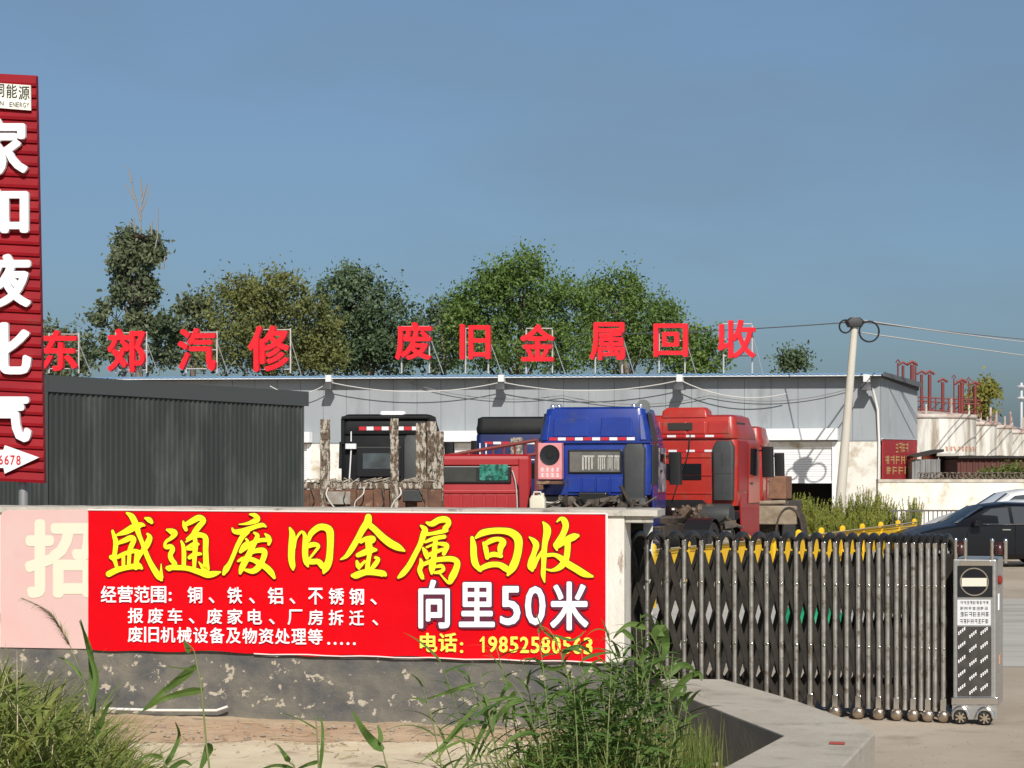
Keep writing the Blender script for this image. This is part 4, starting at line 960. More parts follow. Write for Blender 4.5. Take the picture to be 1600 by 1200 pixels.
for x0, x1 in ((-.27,.0),(.08,.26),(.30,.42),(.45,.56)):
    for k in range(4): 
        xx = x0 + (x1-x0)*k/4; zz = 2.20+q_.uniform(0,.04); b.box((xx,-.040,zz),(xx+(x1-x0)*.12,-.036,2.50+q_.uniform(-.03,.03)))
    b.box((x0,-.040,2.49),(x1,-.037,2.53))
b.build('window_reflections', mat('pale_reflection', (.50,.49,.46), .6, var=(.36,.34,.29), scale=9), q0_)  # pale bars paint the reflections in the rear window
b = MB(); rib_panel(b, -.62, .66, 1.72, 2.04, .0, 4, .025, .05); b.build('rear_ribs', P_BLUE, T, bev=.012)
b = MB(); b.loft([(1.62,.68,1.12,-.16,.04,.05),(2.66,.66,1.14,-.16,.04,.05),(2.78,.72,1.08,-.12,.02,.05)]); b.build('intake_stack', M_grey, T, smooth=R(40))
b = MB(); b.loft([(1.22,.72,1.2,-.30,.0,.06),(1.58,.72,1.2,-.26,.0,.06),(1.62,.76,1.16,-.22,-.02,.05)]); b.build('air_filter_box', M_grey, T, smooth=R(40))
M_fan = mat('faded_fan_pink', (.62,.20,.22), .6, var=(.66,.30,.30), scale=3)
b = MB(); b.box((-1.22,-.27,2.00),(-.68,-.05,2.80)); fu = b.build('fan_unit', M_fan, T, bev=.02)
b = MB(); b.lathe([(.02,-.300),(.07,-.30),(.08,-.285),(.20,-.285),(.22,-.29),(.225,-.27),(.225,-.25)], 24, 'Y', (-.95,0,2.54)); b.build('fan_grille', M_black, fu, smooth=R(30))
b = MB()
fp_ = Plane(at(865,735,41.6), (math.cos(R(-13)), math.sin(R(-13)), 0))
for r0_ in (0, 1):
    for k in range(4):
        x = -1.16 + .115*k; z = 2.24 - .12*r0_
        for s in range(3): b.box((x+q_.uniform(0,.02),-.2745,z-.03*s),(x+.085-q_.uniform(0,.02),-.2715,z-.03*s+.014))
        b.box((x+.035,-.2750,z-.07),(x+.055,-.2725,z+.02))
b.build('unit_lettering', mat('pale_pink_print', (.80,.62,.62), .6), fu)
b = MB(); b.box((-1.24,-.30,1.90),(-.66,-.02,1.97)); b.box((-1.2,-.28,1.78),(-1.1,-.02,1.9)); b.build('fan_bracket', M_rust, T)
for s, n_ in ((-1, 2), (1, 2)):
    for k in range(n_):
        xx = s*(.98-.14*k); b = MB(); b.lathe([(.03,-.04),(.03,.02),(.065,.03),(.075,.07),(.05,.12),(0,.135)], 12, 'Z', (xx,.25,3.54)); b.build('roof_lamp', mat('chrome_lamp', (.85,.85,.85), .12, .9), T, smooth=R(40))
b = MB(); b.lathe([(.16,.0),(.13,.08),(.05,.2),(.03,.55),(0,.56)], 12, 'Y', (1.05,.2,3.60)); b.build('air_horn', M_chrome, T, smooth=R(40))
hose(T, [(-1.2,-.25,1.66),(-1.0,-.4,1.50),(-.6,-.45,1.52),(-.25,-.4,1.60)], .022, mat('white_hose', (.6,.58,.55), .5))
hose(T, [(.2,-.4,1.52),(.5,-.5,1.56),(.75,-.45,1.46),(.9,-.3,1.40)], .022, mat('white_hose', (0,0,0)))
hose(T, [(-.3,-.4,1.62),(-.1,-.6,1.5),(.15,-.6,1.3),(.5,-.6,1.25)], .03, M_black)
bevbox(T, 'battery_box', (-.28,-.52,1.42), (.36,-.2,1.72), M_black, .03)
bevbox(T, 'dark_backing', (-1.15,.05,1.0), (1.15,.9,1.655), M_black, .03)  # black box backing the loose parts, so the gaps between them are dark
junk(T, .1, -.45, 1.36, 1.05, .35, .26, 70, 5)
junk(T, .85, -.1, .95, .4, .4, .3, 26, 6)
b = MB()
for s in (-1, 1): b.bar((s*.6,-.9,1.05),(s*.35,-.3,1.55),.1,.08)
b.build('cab_strut', M_rust, T)
o = empty('jerry_can', T.matrix_basis @ V((-1.08,-.9,1.16)), R(-13), 'cream plastic jerry can standing behind the bright blue truck cab', 'jerry can')
b = MB(); b.loft([(0,-.17,.17,-.1,.1,.04),(.42,-.17,.17,-.1,.1,.04),(.50,-.13,.13,-.08,.08,.03)]); b.build('body', mat('cream_plastic', (.62,.58,.46), .5), o, smooth=R(40))
b = MB(); b.tube([(-.1,0,.49),(-.08,0,.57),(.06,0,.57),(.08,0,.49)], .02, 6); b.lathe([(.03,.49),(.03,.55)], 10, 'Z', (.11,0,0)); b.build('handle', mat('cream_plastic', (0,0,0)), o)
b = MB(); b.box((-1.35,-1.02,1.06),(-.62,-.55,1.157)); b.box((-1.0,-1.0,.9),(-.4,-.9,.99)); b.build('side_step', M_frame, T)

# --- big red cab
c = at(1072, 735, 45.5)
T = tractor('truck', c.x, 45.5, R(-21), 'big red high-roof truck cab with a dark intake panel, beside the bright blue cab', P_RED, dict(W=2.5,H=3.52,HS=2.98,ZB=1.36,L=2.25,taper=.06,tail=3.4,axles=(-2.0,), skirt=P_DRED))
b = MB(); b.loft([(3.46,-.62,.52,.0,.5,.05),(3.62,-.60,.50,.02,.5,.06),(3.70,-.5,.42,.08,.45,.06)]); b.build('roof_visor', P_RED, T, smooth=R(40))
b = MB()
for x0, x1 in ((-1.1,-.62),(-.58,.02),(.06,.5),(.54,1.08)): b.hexa([(x0,-.085,3.06),(x1,-.085,3.06),(x1,-.03,3.06),(x0,-.03,3.06),(x0+.01,-.06,3.36),(x1-.01,-.06,3.36),(x1-.01,.0,3.36),(x0+.01,.0,3.36)])
b.build('fairing_panel', P_RED, T, bev=.025)
bevbox(T, 'vent_grille', (-.42,-.098,3.16), (.18,-.088,3.33), mat('dark_glass_vent', (.04,.035,.03), .4), .0)
tape(T, -1.15, .95, 2.99, -.066, 9, .05); tape(T, -1.1, .9, 2.64, -.012, 9, .05)
b = MB()
for k in range(3): b.box((-1.1,-.022,2.50-.43*k),(.62,0,2.53-.43*k))
b.build('body_crease', P_RED, T, bev=.006)
bevbox(T, 'rear_window', (-.80,-.022,1.98), (.38,-.008,2.36), M_glass, .0)
bevbox(T, 'rear_strut', (-.38,-.10,2.0), (-.20,-.03,2.62), M_black, .01)
hose(T, [(.12,-.05,3.1),(.1,-.16,2.6),(-.05,-.18,2.2),(-.25,-.2,1.6)], .014, M_cabd)
b = MB(); b.loft([(1.50,.70,1.18,-.15,.03,.05),(2.75,.68,1.20,-.15,.03,.06),(2.90,.76,1.12,-.10,.02,.06)]); b.box((.74,-.156,2.12),(1.14,-.149,2.14)); b.box((.9,-.158,2.30),(.94,-.149,2.62)); b.box((.9,-.158,1.66),(.94,-.149,1.95)); b.build('intake_panel', M_grey, T, smooth=R(40))
b = MB(); b.hexa([(-.9,-.05,1.30),(.66,-.05,1.30),(.66,.2,1.30),(-.9,.2,1.30),(-.55,-.02,1.50),(.4,-.02,1.50),(.4,.2,1.50),(-.55,.2,1.50)]); b.build('rear_recess', M_black, T)
b = MB(); b.lathe([(.05,-.40),(.29,-.38),(.30,-.3),(.30,.38),(.28,.42),(.05,.44)], 20, 'X', (.78,-.32,1.12)); b.build('air_tank', M_grey, T, smooth=R(40))
b = MB()
for s in (1, -1): b.hexa([(s*1.22,.12,3.0),(s*1.235,.10,3.0),(s*1.235,1.2,3.0),(s*1.22,1.2,3.0),(s*1.17,.16,3.38),(s*1.195,.14,3.38),(s*1.195,.9,3.38),(s*1.17,.9,3.38)])
b.build('side_deflector', M_grey, T, bev=.01)
b = MB()
for s in (1, -1): b.box((s*1.258-.006,.1,1.7),(s*1.258+.006,.95,2.9))
b.build('side_panel', P_DRED, T)
junk(T, -.2, -.55, 1.05, 1.0, .5, .3, 60, 9, mat('rusty_parts', (.075,.055,.042), .75, .2, var=(.20,.13,.09), scale=5))
junk(T, .6, -1.2, .95, .8, .5, .12, 24, 10)

# --- another red cab peeking out behind it, with a rusty hood box
c = at(1121, 735, 53)
T = tractor('truck', c.x, 53, R(-14), 'red truck cab mostly hidden behind the big red cab, only its right edge showing', P_RED, dict(W=2.5,H=3.42,HS=2.9,ZB=1.36,L=2.25,taper=.06,tail=2.6,axles=(-1.5,), skirt=P_DRED))
bevbox(T, 'rear_window', (-.6,-.03,2.0), (.6,-.01,2.4), M_glass, .0)
o = empty('scrap_truck_front', at(1222,735,50)*V((1,1,0)), R(-20), 'rusty stripped truck front with a round mudguard, right of the red cabs', 'scrap truck')
b = MB(); b.box((-.30,-.3,1.45),(.16,.5,2.05)); b.build('rust_box', mat('rust_orange', (.27,.13,.075), .8, var=(.16,.08,.05), scale=4), o, bev=.03)
b = MB()
for k in range(12):
    a0, a1 = R(-10+17*k), R(-10+17*(k+1)); b.bar((.42*1+.62*math.cos(a0)*.55-.1,-.35,.62+.62*math.sin(a0)),(.42+.62*math.cos(a1)*.55-.1,-.35,.62+.62*math.sin(a1)),.05,.55,up=(0,1,0))
b.build('mudguard', M_frame, o)
wheel(o, .30, -.2, .5, .34)
b = MB(); b.box((-.6,-.1,.55),(.2,1.6,1.40)); b.build('engine_block', M_junk, o, bev=.04)
b = MB(); b.box((-.75,-.6,.8),(.5,-.45,1.28)); b.tube([(-.6,-.5,1.35),(.2,-.5,1.38)], .06, 8); b.build('bumper', mat('worn_bumper', (.33,.27,.2), .7, var=(.2,.15,.1), scale=4), o, bev=.03)
# --- black cab on the left
c = at(603, 735, 51.5)
T = tractor('truck', c.x, 51.5, R(-5), 'black high-roof truck cab with a small rear window, behind the rusty stakes', P_BLK, dict(W=2.48,H=3.72,HS=3.2,ZB=1.5,L=2.2,taper=.05,tail=3.3,axles=(-2.0,)))
b = MB(); b.box((-1.2,-.10,3.58),(1.2,.5,3.66)); b.box((-1.22,-.06,2.9),(-1.12,.02,3.6)); b.box((1.12,-.06,2.9),(1.22,.02,3.6)); b.build('rear_spoiler', P_BLK, T, bev=.02)
b = MB(); b.loft([(3.68,-.22,.52,.1,.8,.1),(3.80,-.18,.48,.15,.75,.1)]); b.build('roof_hatch', M_shut, T, smooth=R(40))
tape(T, -.72, .92, 3.28, -.075, 8, .10)
bevbox(T, 'window_surround', (-.80,-.055,2.02), (.42,.0,2.84), M_black, .08)
bevbox(T, 'rear_window', (-.62,-.062,2.24), (.26,-.052,2.66), mat('sky_glass', (.10,.12,.13), .12, spec=.7, var=(.05,.055,.055), scale=1.6), .03)
b = MB(); b.loft([(1.5,.50,.96,-.16,.04,.05),(3.05,.50,.96,-.16,.04,.06),(3.15,.56,.90,-.1,.02,.05)]); b.build('intake_stack', M_grey, T, smooth=R(40))
b = MB(); b.tube([(-1.0,-.12,1.55),(-.92,-.12,2.85)], .02, 6); b.loft([(2.78,-1.08,-.78,-.2,-.06,.04),(2.92,-1.08,-.78,-.2,-.06,.04)]); b.build('work_lamp', mat('lamp_white', (0,0,0)), T, smooth=R(40))
b = MB(); b.box((-.95,-.08,2.98),(-.92,-.06,3.25)); b.box((.90,-.08,2.98),(.93,-.06,3.3)); b.build('marker_strip', M_tapew, T)
# --- navy cab
c = at(814, 735, 52.5)
T = tractor('truck', c.x, 52.5, R(-6), 'dark navy truck cab with a black roof deflector, half hidden behind the bright blue cab', P_NAVY, dict(W=2.5,H=3.68,HS=3.25,ZB=1.4,L=2.2,taper=.03,tail=3.0,axles=(-2.0,), fairmat=P_BLK))
tape(T, -1.0, 1.1, 2.92, -.012, 9, .07)
b = MB()
for x in (-1.15, -.98): b.box((x,-.015,2.2),(x+.035,-.004,2.95))
b.box((-1.1,-.018,2.48),(1.1,-.005,2.51)); b.build('trim_line', M_tapew, T)
for x in (-.28, .52): bevbox(T, 'ladder_plate', (x,-.10,2.3), (x+.34,-.04,3.1), mat('mottled_tin', (.42,.36,.28), .6, .3, var=(.12,.10,.09), scale=9, lo=.45, hi=.55), .01)
bevbox(T, 'rear_window', (-.5,-.03,2.0), (.5,-.01,2.4), M_glass, 0)

# --- low red cab right of the stakes
c = at(752, 735, 44.5)
T = empty('red_cab', (c.x, 44.5, 0), R(1), 'low dark red truck cab back with a wide dark and green-tinted rear window', 'truck cab', None)
w = 1.17
b = MB(); b.loft([(1.0,-w,w,0,1.6,.08),(2.44,-w,w,0,1.6,.08),(2.53,-w+.02,w-.02,.02,1.5,.09),(2.58,-w+.09,w-.09,.10,1.3,.10)]); b.build('cab_body', P_DRED, T, smooth=R(35))
b = MB(); b.box((-w+.03,-.035,1.05),(-w+.16,0,2.48)); b.box((w-.30,-.035,1.05),(w-.06,0,2.48)); b.box((-w+.16,-.035,2.32),(w-.30,0,2.48)); b.box((-w+.16,-.03,1.66),(w-.30,0,1.74)); b.build('pressed_frame', P_DRED, T, bev=.02)
b = MB(); rib_panel(b, -w+.17, w-.31, 1.05, 1.64, .0, 7, .018, .05); b.build('pressed_ribs', P_DRED, T, bev=.01)
b = MB(); b.box((-.95,-.05,1.90),(.70,-.004,2.30)); wf = b.build('window_rubber', M_black, T, bev=.03)
b = MB(); b.box((-.91,-.058,1.94),(-.12,-.051,2.26)); b.build('rear_window', mat('dusty_dark_glass', (.035,.037,.033), .25, var=(.05,.05,.045), scale=3), wf)
b = MB(); b.box((-.04,-.066,1.97),(.62,-.051,2.34)); b.build('green_pane', mat('green_glass', (.02,.16,.11), .2, var=(.06,.26,.20), scale=6, lo=.42, hi=.58, dirt=(.015,.06,.05), dscale=9, dlo=.52, dhi=.58), wf)
hose(T, [(.72,-.05,2.2),(.80,-.06,1.9),(.83,-.06,1.5),(.84,-.06,1.0)], .016, M_cabl, 'cable'); hose(T, [(.76,-.05,2.0),(.86,-.06,1.8),(.88,-.06,1.4),(.88,-.06,1.0)], .014, M_cabd, 'cable')
b = MB()
for s in (-1, 1): b.box((s*.4-.05,-1.8,.6),(s*.4+.05,1.6,.85))
b.build('chassis_frame', M_frame, T)
for s in (-1, 1): wheel(T, s*.92, .9, .45, .26); wheel(T, s*.88, -1.4, .45, .4)
o = MB(); q0_, q1_ = at(700,712,46.5), at(838,688,48.0)
o.tube([q0_, q1_], .05, 6); o.tube([q0_+V((0,0,-.25)), q1_+V((0,0,-.35))], .05, 6)
for k in range(9):
    t = k/8; o.tube([q0_.lerp(q1_, t), (q0_+V((0,0,-.25))).lerp(q1_+V((0,0,-.35)), t)], .03, 5)
for s in (q0_, q1_): o.tube([s, V((s.x, s.y, 0))], .05, 6)
o = o.build('red_boom', mat('boom_red', (.24,.03,.03), .7, var=(.16,.05,.04), scale=4)); tag(o, 'sloping red lattice boom behind the low dark red cab', 'boom')

# --- rusty stake bed
c = at(575, 735, 43.0)
T = empty('stake_trailer', (c.x, 43, 0), 0, 'rusty brown trailer bed with tall flaking upright stakes in front of the black cab', 'trailer')
def lx(px, Y=43.0): return (px-800)*Y/FPX - c.x
def lz(py, Y=43.0): return CZ - (py-HY)*Y/FPX
M_flake = mat('flaking_paint_steel', (.11,.075,.05), .85, var=(.40,.36,.30), scale=7, lo=.47, hi=.55, dirt=(.035,.028,.022), dscale=12, dlo=.55, dhi=.60, bump=.5, bscale=18, stretch=(1.7,1.7,.7))
b_ = [(500,515,655,800,.0),(610,623,654,800,-.1),(648,664,660,800,.5),(664,680,657,800,.9),(679,690,672,800,1.3)]
for x0, x1, y0, y1, dy in b_:
    b = MB(); N_ = 9
    for k in range(N_):
        za = lz(y1) + (lz(y0)-lz(y1))*k/N_; zb_ = lz(y1) + (lz(y0)-lz(y1))*(k+1)/N_; j = .006*math.sin(k*2.3+x0)
        b.hexa([(lx(x0)+j,dy,za),(lx(x1)+j,dy,za),(lx(x1)+j,dy+.12,za),(lx(x0)+j,dy+.12,za),(lx(x0)+j,dy,zb_),(lx(x1)+j,dy,zb_),(lx(x1)+j,dy+.12,zb_),(lx(x0)+j,dy+.12,zb_)])
    b.build('stake', M_flake, T, bev=.012)
b = MB(); b.box((lx(440),.13,lz(764)),(lx(690),.30,lz(753))); b.build('bed_beam', M_flake, T, bev=.015)
b = MB(); b.box((lx(440),.16,lz(800)),(lx(690),.45,lz(765)-.0))
for px in (492, 516, 548, 592, 625, 660): b.box((lx(px)-.12,-.02,lz(802)),(lx(px)+.12,.158,lz(764)))
b.build('bed_frame', M_rust, T, bev=.015)
b = MB(); b.box((lx(430),.46,.95),(lx(692),5.2,1.20)); b.build('bed_floor', M_rust, T)
b = MB(); b.box((lx(512),-.08,lz(788)),(lx(548),-.025,lz(768))); b.build('tail_plate', mat('dull_tin', (.34,.33,.31), .6, .3, var=(.24,.2,.16), scale=4), T, bev=.01)
b = MB(); b.box((lx(630),-.06,lz(783)),(lx(660),.0,lz(766))); b.build('lamp_cluster', M_grey, T, bev=.01)
r_ = random.Random(4)
b = MB()
for k in range(44):
    x = lx(474+205*r_.random()); z = lz(753); b.tube([(x,.1+r_.uniform(0,.1),z+.0),(x+r_.uniform(-.12,.12),.12,z+r_.uniform(.02,.10)),(x+r_.uniform(-.25,.25),.1,z+r_.uniform(-.02,.04))], r_.uniform(.008,.02), 5)
b.build('wire_scraps', mat('pale_scraps', (.40,.36,.29), .8, var=(.16,.12,.09), scale=9), T)
for k in range(7):
    x = lx(485+28*k); hose(T, [(x,-.04,lz(762)),(x+r_.uniform(-.1,.1),-.12,lz(772)),(x+r_.uniform(-.2,.2),-.1,lz(785)),(x+r_.uniform(-.3,.3),-.08,lz(805))], r_.uniform(.010,.020), M_cabl if k % 2 else M_junk, 'cable')
for s in (lx(470), lx(680)):
    for yy in (1.4, 3.6): wheel(T, s+(.2 if s < 0 else -.2), yy, .48, .3)

# ---------------------------------------------------------------- cars
def car(name, loc, rot, label, m, spec, group=None):
    # local x runs from the nose (0) to the tail, local -y is the near side
    e = empty(name, loc, rot, label, 'car', group); S = spec['st']
    vs = []; fs = []; n = 0
    for (x, z0, zb, wl_, wb_, zr, wr) in S:
        ring = [(-wl_*.86,z0),(-wl_*.985,z0+.10),(-wl_,z0+(zb-z0)*.45),(-wb_,zb-.03),(-wb_*.965,zb),(-(wr+(wb_*.965-wr)*.12),zb+(zr-zb)*.86),(-wr*.88,zr-.015),(-wr*.45,zr+.012),(0,zr+.02)]
        ring = ring + [(-y, z) for y, z in ring[-2::-1]]; n = len(ring)
        vs += [(x, y, z) for y, z in ring]
    for i in range(len(S)-1):
        for k in range(n-1): fs.append((i*n+k, i*n+k+1, (i+1)*n+k+1, (i+1)*n+k))
        fs.append((i*n+n-1, i*n, (i+1)*n, (i+1)*n+n-1))
    fs += [tuple(range(n)), tuple((len(S)-1)*n+k for k in range(n-1,-1,-1))]
    b = MB(); b.add(vs, fs); body = b.build('body', m, e, smooth=R(28))
    def lat(x, z, side):                                    # half width of the glasshouse at a station and height
        for a, c_ in zip(S[:-1], S[1:]):
            if a[0] <= x <= c_[0]:
                t = (x-a[0])/(c_[0]-a[0]); q = [a[i]+(c_[i]-a[i])*t for i in range(7)]; break
        wb_ = q[4]*.965; wr = q[6]; top = wr+(wb_-wr)*.12; zt_ = q[2]+(q[5]-q[2])*.86
        u = (z-q[2])/max(zt_-q[2], .01); return side*(wb_+(top-wb_)*u)
    for side in (-1, 1):
        for poly in spec['win']:
            b = MB(); b.add([(x, lat(x, z, side)+side*.008, z) for x, z in poly], [tuple(range(len(poly)))]); b.build('side_window', mat('car_glass', (.055,.062,.070), .12), e)
        b = MB(); P = spec['belt']; b.tube([(x, lat(x, z, side)+side*.022, z) for x, z in P], .016, 5); b.build('window_trim', M_chrome, e)
        for (x, z) in spec['handles']:
            b = MB(); b.box((x-.10, side*spec['hw']-.012, z-.016),(x+.10, side*spec['hw']+.03, z+.016)); b.build('handle', M_chrome, e, bev=.008)
        b = MB(); mx_, mz_ = spec['mirror']; hw = spec['hw']; b.loft([(mz_-.07,min(mx_-.10,mx_+.12),mx_+.12,min(side*(hw+.02),side*(hw+.22)),max(side*(hw+.02),side*(hw+.22)),.04),(mz_+.07,mx_-.07,mx_+.12,min(side*(hw+.02),side*(hw+.22)),max(side*(hw+.02),side*(hw+.22)),.04)]); b.bar((mx_,side*(hw-.12),mz_-.05),(mx_,side*(hw+.05),mz_-.03),.06,.03); b.build('mirror', m, e, smooth=R(40))
        b = MB(); b.add([(x, side*y, z) for x, y, z in spec['lamp']], [tuple(range(len(spec['lamp'])))]); b.build('headlight', mat('headlamp', (.55,.57,.6), .1, .6), e)
        b = MB()
        for xs1 in spec['gaps']: b.tube([(x, side*(hw+.002), z) for x, z in xs1], .006, 4)
        b.build('door_gap', M_black, e)
        for x in spec['wheels']:
            r = spec['r']; y = side*(spec['hw']-.10)
            b = MB(); P = [(x+(r+.07)*math.cos(a), side*(hw+.004), r+(r+.07)*math.sin(a)) for a in [R(-20)+R(220)*k/16 for k in range(17)]]; b.add(P, [tuple(range(17))]); b.build('wheel_arch', M_black, e)
            b = MB(); b.lathe([(r*.66,-.10),(r*.7,-.115),(r*.95,-.11),(r,-.08),(r,.08),(r*.95,.11),(r*.66,.1)], 26, 'Y', (x, y, r)); w_ = b.build('wheel', M_rubber, e, smooth=R(35))
            b = MB()
            for k in range(5):
                a = 2*math.pi*k/5+.3; b.bar((x, y+side*.115, r),(x+r*.66*math.cos(a), y+side*.105, r+r*.66*math.sin(a)), .07, .02, up=(0,1,0))
            b.lathe([(r*.60,-.116),(r*.68,-.118),(r*.68,.118),(r*.6,.116)], 24, 'Y', (x,y,r)); b.build('rim', mat('alloy', (.5,.5,.52), .3, .9), w_)
    for nm, quad in spec['screens']:
        b = MB(); b.add(quad, [tuple(range(len(quad)))]); b.build(nm, M_glass, e)
    return e
SED = dict(hw=.90, r=.33, wheels=(.90, 3.62), st=[(0,.32,.55,.62,.60,.56,.40),(.10,.22,.66,.78,.74,.67,.55),(.45,.20,.78,.88,.84,.80,.66),(.85,.20,.88,.90,.88,.91,.70),(1.32,.20,.95,.90,.88,.98,.72),(2.06,.20,.97,.90,.88,1.39,.62),(2.55,.20,.97,.90,.88,1.455,.60),(3.4,.20,.98,.90,.88,1.44,.60),(3.9,.20,1.00,.90,.87,1.32,.60),(4.45,.22,1.02,.88,.84,1.07,.64),(4.75,.30,.96,.80,.74,.98,.60),(4.85,.40,.80,.66,.62,.82,.5)],
  win=[[(1.56,1.0),(2.56,1.0),(2.56,1.36),(2.18,1.33)],[(2.64,1.0),(3.45,1.02),(3.42,1.375),(2.64,1.375)],[(3.52,1.03),(3.95,1.06),(3.75,1.26),(3.52,1.34)]],
  belt=[(1.4,.985),(2.5,.985),(3.4,1.0),(3.95,1.03)], handles=((2.45,.86),(3.30,.88)), mirror=(1.72,1.02),
  lamp=[(.14,.735,.62),(.42,.852,.66),(.50,.862,.74),(.20,.745,.70)], gaps=[[(1.45,.3),(1.50,.6),(1.62,.95)],[(2.66,.28),(2.66,.95)],[(3.2,.3),(3.45,.6),(3.50,.96)]],
  screens=[('windscreen',[(1.38,-.70,1.012),(1.38,.70,1.012),(2.02,.56,1.382),(2.02,-.56,1.382)]),('rear_screen',[(3.98,-.55,1.31),(3.98,.55,1.31),(4.42,.60,1.10),(4.42,-.60,1.10)])])
M_cb = mat('car_black', (.006,.007,.010), .32, coat=.12, spec=.3); M_cw = mat('car_white', (.80,.80,.80), .28, coat=.6)
p = at(1389, 735, 43.8)
car('parked_car', (p.x, 43.8, 0), R(5), 'glossy black car parked nose to the left behind the folding gate', M_cb, SED)
p = at(1434, 735, 47.5)
car('parked_car', (p.x, 47.5, 0), R(4), 'white car parked directly behind the glossy black car, its bonnet and roof showing', M_cw, SED)
SUV = dict(SED); SUV['st'] = [(x, z0, zb*1.13 if z0 < 9 else zb, a, b_, zr*1.16, wr) for (x, z0, zb, a, b_, zr, wr) in SED['st']]
SUV['win'] = [[(x, 1.09+(z-1.0)*1.25+.03) for x, z in poly] for poly in SED['win']]; SUV['belt'] = [(x, z*1.13) for x, z in SED['belt']]; SUV['handles'] = ((2.45,.98),(3.30,1.0)); SUV['mirror'] = (1.72,1.16)
SUV['lamp'] = [(x,y,z*1.12) for x,y,z in SED['lamp']]; SUV['screens'] = [(n_, [(x,y,z*1.145+.01) for x,y,z in q]) for n_, q in SED['screens']]
p = at(1448, 735, 51.0)
car('parked_car', (p.x, 51.0, 0), R(4), 'taller white car farthest back, only its roof and glass showing above the others', M_cw, SUV)

# ---------------------------------------------------------------- yellow railing in the yard
M_yr = mat('railing_yellow', (.80,.50,.012), .5, var=(.70,.42,.02), scale=3)
ya, yb_ = V((2.25,30.6,0)), V((9.75,46.3,0)); yd = (yb_-ya).normalized(); YL = (yb_-ya).length
yr = empty('yellow_railing', ya, math.atan2(yd.y, yd.x), 'yellow steel railing with capped posts running back across the yard behind the gate', 'railing')
npst = 11
for k in range(npst+1):
    x = YL*k/npst; b = MB(); b.box((x-.045,-.045,0),(x+.045,.045,.90)); b.loft([(.90,x-.055,x+.055,-.055,.055,.02),(.99,x-.055,x+.055,-.055,.055,.025),(1.03,x-.025,x+.025,-.025,.025,.015)]); b.build('post', M_yr, yr)
b = MB(); b.box((0,-.03,.85),(YL,.03,.90)); b.box((0,-.03,.40),(YL,.03,.45)); b.build('rail', M_yr, yr)
b = MB(); x = .12
while x < YL: b.box((x,-.012,.451),(x+.095,.012,.849)); x += .115
b.build('slats', M_yr, yr)
b = MB(); b.tube([(0,-.06,.93),(YL*.5,-.06,.90),(YL,-.06,.95)], .015, 5); b.build('rope', mat('worn_rope', (.35,.30,.2), .9), yr)
# green bottle-like drums seen through the gate
M_grn = mat('green_tarp', (.012,.20,.085), .45, var=(.02,.28,.13), scale=6)
b = MB(); P0 = at(1280,960,23.5)
pts = []; nx, ny = 22, 12; vs = []; fs = []
for j in range(ny+1):
    for i in range(nx+1):
        u = i/nx; w_ = j/ny; x = P0.x-.55+1.1*u; y = 23.5+1.0*w_; z = .02 + (.52+.10*fbm(u*3,w_*3,1.5))*math.sin(math.pi*min(1,max(0,u)))**.5*math.sin(math.pi*w_)**.5
        vs.append((x,y,z))
for j in range(ny):
    for i in range(nx): k = j*(nx+1)+i; fs.append((k,k+1,k+nx+2,k+nx+1))
b.add(vs, fs); o = b.build('green_tarpaulin', M_grn, smooth=R(80)); tag(o, 'crumpled green tarpaulin heap on the yard behind the folding gate', 'tarpaulin')

